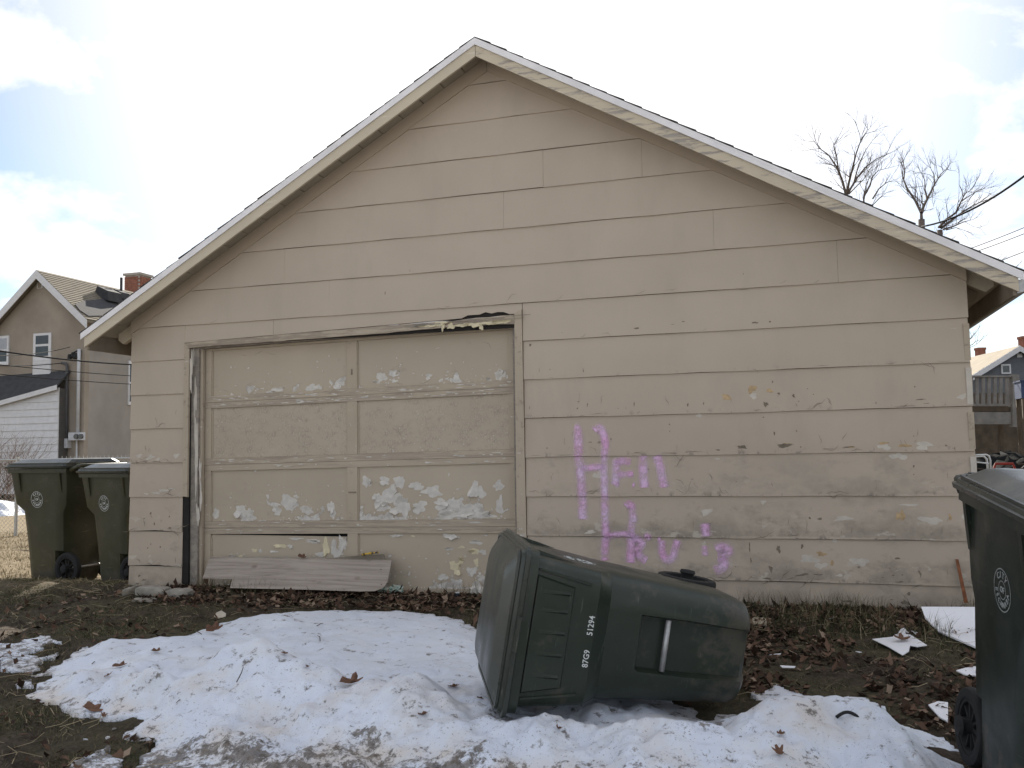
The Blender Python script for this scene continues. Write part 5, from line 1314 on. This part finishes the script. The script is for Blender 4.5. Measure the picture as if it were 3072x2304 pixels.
# shed with white lapped siding in front of the house
YS = 18.05
M['shade_grey'] = simple('side_wall_shade_grey', (.085, .08, .075, 1), .9, .1)
shed = empty('white_shed', (0, 0, 0)); tag(shed, 'low white lapped shed with dark lean-to roof in front of the stucco house', 'shed')
sr = h1(459, 1042, YS); sl = h1(190, 1118, YS); kz = (sr[2]-sl[2])/(sr[0]-sl[0]); xr_, xl_ = float(sr[0]), float(sr[0])-3.6
ztop = lambda x: sr[2]-(xr_-x)*kz
nbd = 15; hb_ = (ztop(xr_)+.1)/nbd
for k in range(nbd):
    zb_ = -.1+k*hb_; zt_ = zb_+hb_
    # clip by the falling top edge
    xl0 = xl_ if ztop(xl_) >= zb_ else xr_-(sr[2]-zb_)/kz
    xl1 = xl_ if ztop(xl_) >= zt_ else xr_-(sr[2]-zt_)/kz
    xl0 = max(xl_, min(xl0, xr_-.02)); xl1 = max(xl_, min(xl1, xr_-.02))
    m = MB(); m.hexa([(xl0, YS-.03, zb_), (xr_, YS-.03, zb_), (xr_, YS+.02, zb_), (xl0, YS+.02, zb_), (xl1, YS-.004, zt_-.002), (xr_, YS-.004, zt_-.002), (xr_, YS+.02, zt_-.002), (xl1, YS+.02, zt_-.002)]); m.build('siding_board', M['white_vinyl'], shed)
m = MB(); m.box(xr_-.1, xr_-.002, YS+.021, YH-.02, -.1, sr[2]-.02); m.build('side_wall', M['shade_grey'], shed)  # shed side's shade painted in as dark grey
m = MB(); m.hexa([(xl_, YS-.15, ztop(xl_)+.01), (xr_+.06, YS-.15, sr[2]+.01), (xr_+.06, YH-.01, sr[2]+.55), (xl_, YH-.01, sr[2]+.45), (xl_, YS-.15, ztop(xl_)+.08), (xr_+.06, YS-.15, sr[2]+.08), (xr_+.06, YH-.01, sr[2]+.62), (xl_, YH-.01, sr[2]+.52)]); m.build('roof', M['felt_and_shadow'], shed)
m = MB(); m.prism([(xl_, YS-.18, ztop(xl_)-.09), (xr_+.06, YS-.18, sr[2]-.09), (xr_+.06, YS-.18, sr[2]+.07), (xl_, YS-.18, ztop(xl_)+.07)], (0, .028, 0)); m.build('rake_board', M['white_vinyl'], shed)

# chain-link fence
fence = empty('chain_link_fence', (0, 0, 0)); tag(fence, 'galvanised chain-link fence behind the bins', 'fence')
FA, FB_ = np.array([-16.0, 4.4, 0]), np.array([-4.6, 6.7, 0]); fd = FB_-FA; fl_ = np.linalg.norm(fd); fd /= fl_
def fz(t): p = FA+fd*t; return np.array([p[0], p[1], gzf(p[0], p[1])])
ft = 1.27
m = MB(); m.tube([fz(0)+[0, 0, ft], fz(fl_)+[0, 0, ft]], .021, 6); m.build('top_rail', M['metal'], fence)
for k in range(5):
    p = fz(.4+k*2.7); m = MB(); m.tube([p-[0, 0, .1], p+[0, 0, ft+.05]], .028, 8); m.build('post', M['metal'], fence)
for t_ in (8.35, 8.75):
    p = fz(t_); m = MB(); m.tube([p-[0, 0, .1], p+[0, 0, ft+.16]], .024, 8); m.build('post', M['metal'], fence)
m = MB(); st = .075; nn = int(fl_/st)
for k in range(-int(ft/st), nn):
    for sg in (1, -1):
        t0 = k*st if sg > 0 else k*st+ft; t1 = t0+sg*ft; z0_, z1_ = .03, ft
        if min(t0, t1) < 0 or max(t0, t1) > fl_: continue
        m.tube([fz(t0)+[0, 0, z0_], fz(t1)+[0, 0, z1_]], .0024, 3, False)
m.build('wire_mesh', M['metal'], fence, False, 'stuff', False)
m = MB()
for k in range(int(fl_/st)):
    p = fz(k*st)+[0, 0, ft]; m.tube([p-[0, 0, .02], p+[0, 0, .05]], .004, 3)
m.build('wire_ends', M['metal'], fence, False, 'stuff', False)

# bare twigs
def grow(mb, p, d, length, r, level, rnd, up=.12, spread=.75, cnt=3, sides=4, seg=3):
    path = [p]; q_ = np.array(p, float); dd = np.array(d, float)
    for i in range(seg):
        dd = dd+np.array([rnd.gauss(0, .16), rnd.gauss(0, .16), rnd.gauss(0, .12)+up*.5]); dd /= np.linalg.norm(dd); q_ = q_+dd*length/seg; path.append(q_.copy())
    mb.tube(path, [r*(1-.55*i/seg) for i in range(seg+1)], sides if level > 1 else 3, False)
    if level <= 0: return
    for k in range(cnt):
        t = rnd.uniform(.3, 1.0); i = min(seg-1, int(t*seg)); f = t*seg-i; b = path[i]+(path[i+1]-path[i])*f
        nd = dd+np.array([rnd.gauss(0, spread), rnd.gauss(0, spread), rnd.gauss(0, spread*.6)+up]); nd /= np.linalg.norm(nd)
        grow(mb, b, nd, length*rnd.uniform(.5, .78), r*.58, level-1, rnd, up, spread, cnt, sides, seg)
    grow(mb, path[-1], dd, length*.62, r*.45, level-1, rnd, up, spread, cnt, sides, seg)
M['bark'] = simple('grey_bark', (.13, .105, .09, 1), .95, .3, 20)
M['bush_bark'] = simple('brown_bush_twigs', (.15, .10, .075, 1), .95, .3, 20)
rb = random.Random(5)
bush = empty('bare_bush', (0, 0, 0)); tag(bush, 'bare brown shrub at the left edge in front of the white shed', 'bush')
bc = h1(40, 1300, 12.0); m = MB()
for k in range(26):
    a = rb.uniform(0, 6.28); dirv = np.array([math.cos(a)*.55, math.sin(a)*.55, 1.0]); dirv /= np.linalg.norm(dirv)
    grow(m, np.array([bc[0]+rb.uniform(-.35, .15), 12+rb.uniform(-.3, .3), -.15]), dirv, rb.uniform(.8, 1.15), .012, 3, rb, .1, .55, 3, 3, 2)
m.build('branches', M['bush_bark'], bush, False, None, False)
M['mound'] = M['bush_bark']

# trees behind the garage: main limbs run where the photo shows them
def bare_tree(seed, depth, base_px, limbs, label, r0, lv=3):
    rnd = random.Random(seed); root = empty('bare_tree', (0, 0, 0)); tag(root, label, 'tree', 'bare trees behind the garage')
    b = at_d(*base_px, depth); tr = MB(); tr.tube([(b[0]+.1, b[1], gzf(b[0], b[1])-.2), (b[0]-.05, b[1]+.05, b[2]*.5), tuple(b)], [r0*1.6, r0*1.2, r0], 8); tr.build('trunk', M['bark'], root, True)
    cr_m = MB(); g0 = gzf(b[0], b[1])
    for k in range(9):       # lower limbs, out of sight behind the roof
        t = rnd.uniform(.42, .82); a = rnd.uniform(0, 6.28); zt2 = g0+(b[2]-g0)*t
        nd = np.array([math.cos(a)*.8, math.sin(a)*.8, .55]); nd /= np.linalg.norm(nd)
        grow(cr_m, np.array([b[0]-.03, b[1]+.03, zt2]), nd, rnd.uniform(.5, .95), r0*.33, 3, rnd, .12, .5, 2, 3, 3)
    for pts, r_ in limbs:
        P = []
        dep = depth; dd_ = rnd.uniform(-.35, .35)
        for i, q_ in enumerate(pts):
            P.append(at_d(q_[0], q_[1], dep)); dep += dd_
        k = len(P); cr_m.tube(P, [max(.004, .72*r_*(1-.85*i/(k-1))) for i in range(k)], 5, False)
        for i in range(1, k):
            for _ in range(2):
                t = rnd.random(); s = P[i-1]+(P[i]-P[i-1])*t; d = (P[i]-P[i-1]); L = np.linalg.norm(d); d = d/L
                nd = d+np.array([rnd.gauss(0, .55), rnd.gauss(0, .55), rnd.gauss(.15, .4)]); nd /= np.linalg.norm(nd)
                grow(cr_m, s, nd, rnd.uniform(.22, .5), r_*.30*(1-.5*i/k), lv-1, rnd, .12, .5, 2, 3, 3)
        grow(cr_m, P[-1], (P[-1]-P[-2])/np.linalg.norm(P[-1]-P[-2]), .28, .006, 2, rnd, .1, .5, 2, 3, 3)
    cr_m.build('crown', M['bark'], root, False, None, False)
c6b = lambda x, y: (2300+x/2.676, 380+y/2.676)
T = lambda L: [c6b(*q_) for q_ in L]
bare_tree(1, 24, c6b(640, 560), [(T([(640, 560), (610, 440), (560, 320), (500, 230), (420, 170), (370, 100)]), .05), (T([(610, 440), (575, 340), (560, 230), (540, 150), (590, 60)]), .035), (T([(640, 560), (660, 450), (690, 330), (720, 210), (760, 100), (800, 40)]), .05),
         (T([(650, 540), (720, 420), (790, 330), (880, 260), (1000, 205)]), .045), (T([(700, 450), (740, 300), (800, 180), (850, 110)]), .03), (T([(660, 540), (700, 500), (780, 420), (830, 340), (900, 280)]), .03), (T([(560, 320), (500, 300), (440, 290)]), .02)],
         'bare tree with fanned branches rising behind the roof, largest and leftmost of the three', .09)
bare_tree(2, 26, c6b(780, 700), [(T([(780, 560), (830, 470), (850, 400), (900, 350), (990, 330)]), .04), (T([(850, 580), (900, 500), (960, 450), (1020, 430)]), .035), (T([(780, 640), (780, 560), (800, 460), (830, 400)]), .04), (T([(780, 700), (900, 580), (960, 530)]), .03)],
         'low spreading bare tree just above the roof edge, right of the fanned one', .07, 3)
bare_tree(3, 22, c6b(1242, 745), [(T([(1242, 745), (1240, 690), (1190, 590), (1130, 500), (1100, 430), (1110, 340), (1090, 270)]), .055), (T([(1240, 690), (1270, 620), (1310, 540), (1350, 460), (1400, 380), (1450, 330)]), .055), (T([(1290, 590), (1270, 500), (1270, 430), (1230, 350)]), .035), (T([(1350, 460), (1340, 380), (1300, 300)]), .025), (T([(1340, 500), (1330, 550), (1330, 600)]), .02), (T([(1190, 590), (1200, 480), (1190, 400)]), .02)],
         'bare tree forking in two above the right roof slope', .075)
bare_tree(4, 21, c6b(1390, 830), [(T([(1380, 810), (1450, 740), (1520, 690), (1560, 600), (1590, 540), (1650, 500)]), .045), (T([(1400, 815), (1500, 740), (1580, 680), (1660, 630), (1760, 590)]), .045), (T([(1420, 825), (1500, 800), (1570, 770), (1640, 750)]), .035), (T([(1560, 600), (1620, 560), (1720, 500)]), .025), (T([(1440, 830), (1520, 810), (1580, 830)]), .02)],
         'bare tree leaning right beside the power cable', .06)

# cables
M['cable'] = simple('black_cable', (.02, .02, .022, 1), .95, .1, 6, 0, .05)
def cable(p, q_, sag, r, label, t0=0.0, t1=1.0):
    P = [p+(q_-p)*t-np.array([0, 0, sag*4*t*(1-t)]) for t in np.linspace(t0, t1, 25)]
    m = MB(); m.tube(P, r, 5); return tag(m.build('power_cable', M['cable'], None, True), label, 'cable', 'power cables')
cable(at_d(*c6b(1330, 785), 20.0), at_d(*c6b(2320, 190), 15.0), .18, .021, 'thick black service cable rising to the right past the leaning tree', -.12, 1.5)
for i, ((a, b), (c, d)) in enumerate((((1600, 992), (2300, 712)), ((1640, 1018), (2300, 765)), ((1800, 1103), (2300, 905)))):
    cable(at_d(*c6b(a, b), 24), at_d(*c6b(c, d), 22), .02, .010, ('thin cable at right, topmost of three', 'thin cable at right, middle of three', 'thin cable at right, lowest of three')[i], -1.2, 2.6)
hl = lambda x, y, dep: at_d(x/2.592, 760+y/2.592, dep)
cable(hl(-200, 728, 17), hl(1500, 868, 24), .12, .017, 'thick black cable across the stucco house front', -.6, 1.3)
cable(hl(-200, 862, 22), h1(482, 853, YH-.12), .06, .014, 'thin cable ending at the dark conduit of the stucco house')
cable(hl(-200, 845, 18), hl(1500, 975, 24), .05, .009, 'thin cable across the stucco house, upper of the low pair', -.6, 1.3)
cable(hl(-200, 920, 18), hl(1500, 1035, 24), .05, .009, 'thin cable across the stucco house, lower of the low pair', -.6, 1.3)
cable(hl(-200, 795, 20), h1(545, 728, YH-.12), .10, .011, 'thin cable rising to the insulators of the stucco house')

# ------------------------------------------------------------------ right background
h7 = lambda x, y: (2800+x/3.606, 980+y/3.606)
D2 = 42.0
p0 = at_d(*h7(938, 215), D2); p1 = at_d(*h7(552, 290), D2*1.09); p1[2] = p0[2]
rd = p1-p0; rd[2] = 0; rd /= np.linalg.norm(rd); gd = np.array([rd[1], -rd[0], 0])     # gd points to the right along the gable
if gd @ RT < 0: gd = -gd
gh = empty('grey_house', tuple(np.array([p0[0], p0[1], 0]))); gh.location = (0, 0, 0); tag(gh, 'far grey house with tan roof, white trim and two brick chimneys at right', 'house')
M['grey_wall'] = simple('grey_siding', (.13, .14, .155, 1), .9, .1); M['roof_pale'] = simple('pale_tan_shingles', (.25, .21, .155, 1), .95, .12, 2)
p0 = p0+rd*.34
hwid = 5.4; zap = float(p0[2]); sl2 = .60; LN = 9.0
def gp(a, b, z): q_ = p0+gd*a+rd*b; return (q_[0], q_[1], z)
m = MB(); m.prism([gp(-hwid, 0, -.2), gp(hwid, 0, -.2), gp(hwid, 0, zap-.1-hwid*sl2), gp(0, 0, zap-.1), gp(-hwid, 0, zap-.1-hwid*sl2)], tuple(rd*.2)); m.build('gable_wall', M['grey_wall'], gh)
m = MB(); m.hexa([gp(-hwid, .2, -.2), gp(-hwid+.2, .2, -.2), gp(-hwid+.2, LN, -.2), gp(-hwid, LN, -.2), gp(-hwid, .2, zap-.1-hwid*sl2), gp(-hwid+.2, .2, zap-.1-hwid*sl2), gp(-hwid+.2, LN, zap-.1-hwid*sl2), gp(-hwid, LN, zap-.1-hwid*sl2)]); m.build('side_wall', M['grey_wall'], gh)
rf = MB()
for s in (-1, 1):
    e = hwid+.4
    rf.hexa([gp(0, -.3, zap-.09), gp(s*e, -.3, zap-.09-e*sl2), gp(s*e, LN, zap-.09-e*sl2), gp(0, LN, zap-.09), gp(0, -.3, zap+.05), gp(s*e, -.3, zap+.05-e*sl2), gp(s*e, LN, zap+.05-e*sl2), gp(0, LN, zap+.05)])
rf = rf.build('roof', M['roof_pale'], gh)
for s in (-1, 1):
    e = hwid+.42; m = MB(); m.prism([gp(0, -.34, zap-.22), gp(s*e, -.34, zap-.22-e*sl2), gp(s*e, -.34, zap+.04-e*sl2), gp(0, -.34, zap+.04)], tuple(rd*.035)); m.build('rake_board', M['white_vinyl'], gh)
def gplane(px, py):
    d = ray(*h7(px, py)); t = rd @ (p0-CAM)/(rd @ d); q_ = CAM+d*t; return (q_-p0) @ gd, q_[2]
for nm, (x0, y0, x1, y1) in {'window': (733, 405, 832, 512), 'gable_vent': (905, 292, 956, 334)}.items():
    a0, zb_ = gplane(x0, y1); a1, zt_ = gplane(x1, y0)
    m = MB(); m.hexa([gp(a0, -.05, zb_), gp(a1, -.05, zb_), gp(a1, .01, zb_), gp(a0, .01, zb_), gp(a0, -.05, zt_), gp(a1, -.05, zt_), gp(a1, .01, zt_), gp(a0, .01, zt_)]); w_ = m.build(nm, M['white_vinyl'], gh)
    if nm == 'window':
        t = .07; m = MB(); m.hexa([gp(a0+t, -.058, zb_+t), gp(a1-t, -.058, zb_+t), gp(a1-t, -.051, zb_+t), gp(a0+t, -.051, zb_+t), gp(a0+t, -.058, zt_-t), gp(a1-t, -.058, zt_-t), gp(a1-t, -.051, zt_-t), gp(a0+t, -.051, zt_-t)]); m.build('pane', M['glass'], w_)
for (x0, y0, x1, y1, mul) in ((470, 228, 546, 345, 1.13), (946, 105, 1040, 260, 1.02)):
    a = at_d(*h7(x0, y1), D2*mul); b = at_d(*h7(x1, y0), D2*mul); w_ = np.linalg.norm((b-a)[:2]); m = MB()
    c = (a+b)/2; u = RT*1.0; u[2] = 0; u /= np.linalg.norm(u); vv = np.array([-u[1], u[0], 0]); k = w_/2
    q4 = [c-u*k-vv*k, c+u*k-vv*k, c+u*k+vv*k, c-u*k+vv*k]
    m.hexa([(p[0], p[1], a[2]-.6) for p in q4]+[(p[0], p[1], b[2]-.12) for p in q4]); chm = m.build('chimney', M['brick'], rf)
    m = MB(); q5 = [c-u*k*1.15-vv*k*1.15, c+u*k*1.15-vv*k*1.15, c+u*k*1.15+vv*k*1.15, c-u*k*1.15+vv*k*1.15]; m.hexa([(p[0], p[1], b[2]-.119) for p in q5]+[(p[0], p[1], b[2]) for p in q5]); m.build('cap', M['brick'], chm)

# timber deck with railing
DD = 21.0
M['deck'] = simple('grey_deck_timber', (.21, .20, .185, 1), .9, .22, 5, .3)
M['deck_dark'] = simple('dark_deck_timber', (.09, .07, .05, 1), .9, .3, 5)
deck = empty('timber_deck', (0, 0, 0)); tag(deck, 'raised grey timber deck with baluster railing behind the garage at right', 'deck')
dpt = lambda x, y, k=0.0: at_d(*h7(x, y), DD+k)
def bar(x0, y0, x1, y1, k0, k1, name, mat):
    a = dpt(x0, y1, 0); b = dpt(x1, y0, 0); c = dpt(x1, y1, 0); d = dpt(x0, y0, 0); f = np.array([FW[0], FW[1], 0]); f /= np.linalg.norm(f)
    P = [a+f*k0, c+f*k0, c+f*k1, a+f*k1, d+f*k0, b+f*k0, b+f*k1, d+f*k1]
    m = MB(); m.hexa(P); return m.build(name, mat, deck)
bar(380, 530, 850, 548, -.06, .08, 'top_rail', M['deck'])
bar(380, 835, 846, 858, -.03, .02, 'bottom_rail', M['deck'])
for i, x in enumerate((392, 455, 522, 585, 648, 712, 778)):
    bar(x, 549, x+34, 834, -.025, .025, 'baluster', M['deck'])
bar(836, 520, 908, 1085, -.09, .09, 'post', M['deck'])
bar(400, 870, 850, 918, .0, 2.6, 'deck_floor', M['deck_dark'])
bar(400, 925, 846, 1055, -.04, .02, 'rim_joist', M['deck'])
for x, k in ((800, .3), (520, 2.0), (600, 2.4)):
    bar(x, 1056, x+36, 1530, k, k+.12, 'leg', M['deck_dark'])
bar(380, 548, 850, 900, 2.4, 2.5, 'back_wall', M['grey_wall'])
# clutter below the deck
def mound(name, px, py, depth, rx, ry, h, mat, seed, label, cat):
    c = at_d(*h7(px, py), depth); z0 = gzf(c[0], c[1]); n, k = 18, 8; vs = []; r_ = random.Random(seed)
    for i in range(k):
        ph = math.pi/2*i/(k-1)
        for j in range(n):
            a = 2*math.pi*j/n; q_ = 1+r_.uniform(-.08, .08); vs.append((c[0]+rx*q_*math.cos(ph)**.7*math.cos(a), c[1]+ry*q_*math.cos(ph)**.7*math.sin(a), z0-.05+h*q_*math.sin(ph)))
    m = MB(); m.add(vs, [(i*n+j, i*n+(j+1) % n, (i+1)*n+(j+1) % n, (i+1)*n+j) for i in range(k-1) for j in range(n)]); return tag(m.build(name, mat, None, True), label, cat)
M['tarp'] = simple('black_tarp', (.010, .011, .011, 1), .95, .3, 6, 0, .05)
mound('tarp_heap', 720, 1350, 17.0, .75, .8, 1.05, M['tarp'], 3, 'black tarp heap under the deck, left and lower one', 'tarp')
mound('tarp_heap', 1000, 1350, 15.5, .75, .6, .98, M['tarp'], 8, 'black tarp heap at the right photo edge below the deck post', 'tarp')
m = MB(); f = np.array([FW[0], FW[1], 0]); c = at_d(*h7(640, 1250), 23.5); 
# lean-to dark wall under the deck
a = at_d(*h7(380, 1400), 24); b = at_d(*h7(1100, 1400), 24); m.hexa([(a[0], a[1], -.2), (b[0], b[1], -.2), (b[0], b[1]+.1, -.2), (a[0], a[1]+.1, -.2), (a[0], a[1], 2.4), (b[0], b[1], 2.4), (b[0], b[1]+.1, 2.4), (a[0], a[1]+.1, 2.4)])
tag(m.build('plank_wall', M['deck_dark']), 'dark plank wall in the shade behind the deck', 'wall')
# white tube chair frame
M['white_metal'] = simple('white_tube', (.62, .62, .60, 1), .4, .1)
ch_d = 10.5; q7 = lambda x, y, k=0.0: at_d(*h7(x, y), ch_d+k)
chair = empty('lawn_chair', (0, 0, 0)); tag(chair, 'white tubular lawn chair frame beside the garage corner at right', 'chair')
m = MB(); m.tube([q7(400, 1395), q7(500, 1388), q7(570, 1385), q7(600, 1400), q7(615, 1450), q7(620, 1640)], .012, 6); m.build('frame', M['white_metal'], chair, True)
m = MB(); m.tube([q7(400, 1412, .5), q7(480, 1405, .5), q7(545, 1402, .5), q7(575, 1430, .5), q7(585, 1490, .5), q7(590, 1640, .5)], .012, 6); m.build('frame', M['white_metal'], chair, True)
m = MB(); m.tube([q7(400, 1470, .2), q7(480, 1468, .2), q7(600, 1480, .2)], .010, 6); m.build('crossbar', M['white_metal'], chair, True)
# red fuel can
M['red'] = simple('red_plastic', (.22, .03, .02, 1), .6, .3)
c = at_d(*h7(820, 1530), 13.0); zc = gzf(c[0], c[1]); zt_ = float(at_d(*h7(820, 1512), 13.0)[2])
can2 = empty('fuel_can', (float(c[0]), float(c[1]), zc)); tag(can2, 'red plastic fuel can among the clutter below the deck', 'can')
hh_ = zt_-zc
m = MB(); m.loft([[(x, y, z) for x, y in ((-w_, -.1), (-w_*.9, -.13), (w_*.9, -.13), (w_, -.1), (w_, .1), (w_*.9, .13), (-w_*.9, .13), (-w_, .1))] for z, w_ in ((0, .30), (.03, .33), (hh_*.85, .33), (hh_*.95, .28))]); m.build('body', M['red'], can2)
m = MB(); m.tube([(.16, 0, hh_*.93), (.26, 0, hh_*1.05)], .03, 8); m.build('spout', M['black'], can2)
m = MB(); m.tube([(-.2, 0, hh_*.94), (-.17, 0, hh_*1.05), (.05, 0, hh_*1.05), (.08, 0, hh_*.94)], .02, 6); m.build('handle', M['red'], can2)
# brush pile
rp = random.Random(9); m = MB(); c = at_d(*h7(700, 1560), 11.5)
for k in range(160):
    a = rp.uniform(-.5, .5); l = rp.uniform(.4, 1.5); p = np.array([c[0]+rp.uniform(-1.2, 1.4), c[1]+rp.uniform(-.7, .7), 0]); p[2] = gzf(p[0], p[1])+abs(rp.gauss(0, .28)); p[2] = min(p[2], .85)
    e = p+np.array([math.cos(a)*l, math.sin(a)*l, rp.gauss(.0, .12)]); m.tube([p, (p+e)/2+np.array([0, 0, rp.gauss(.03, .03)]), e], [.012, .010, .004], 4, False)
tag(m.build('brush_pile', M['twig'], None, False, 'stuff', False), 'heap of cut brown branches behind the near bin', 'brush pile')
# blue drum at the right edge under the far house
M['blue'] = simple('blue_drum', (.03, .05, .11, 1), .5, .2)
c = at_d(*h7(1088, 690), 19.0); m = MB(); zb_ = gzf(c[0], c[1]); hz = float(at_d(*h7(975, 600), 19.0)[2])
m.box(c[0]-.30, c[0]+.5, c[1]-.3, c[1]+.3, hz-.34, hz); m.box(c[0]-.32, c[0]+.52, c[1]-.32, c[1]+.32, hz+.001, hz+.03); bb = m.build('blue_box', M['blue']); 
tag(bb, 'dark blue cabinet standing on legs at the right edge beside the deck post', 'cabinet')
for (dx, dy) in ((-.26, -.26), (.46, -.26), (-.26, .26), (.46, .26)):
    m = MB(); m.box(c[0]+dx-.03, c[0]+dx+.03, c[1]+dy-.03, c[1]+dy+.03, zb_-.1, hz-.341); m.build('leg', M['deck_dark'], bb)
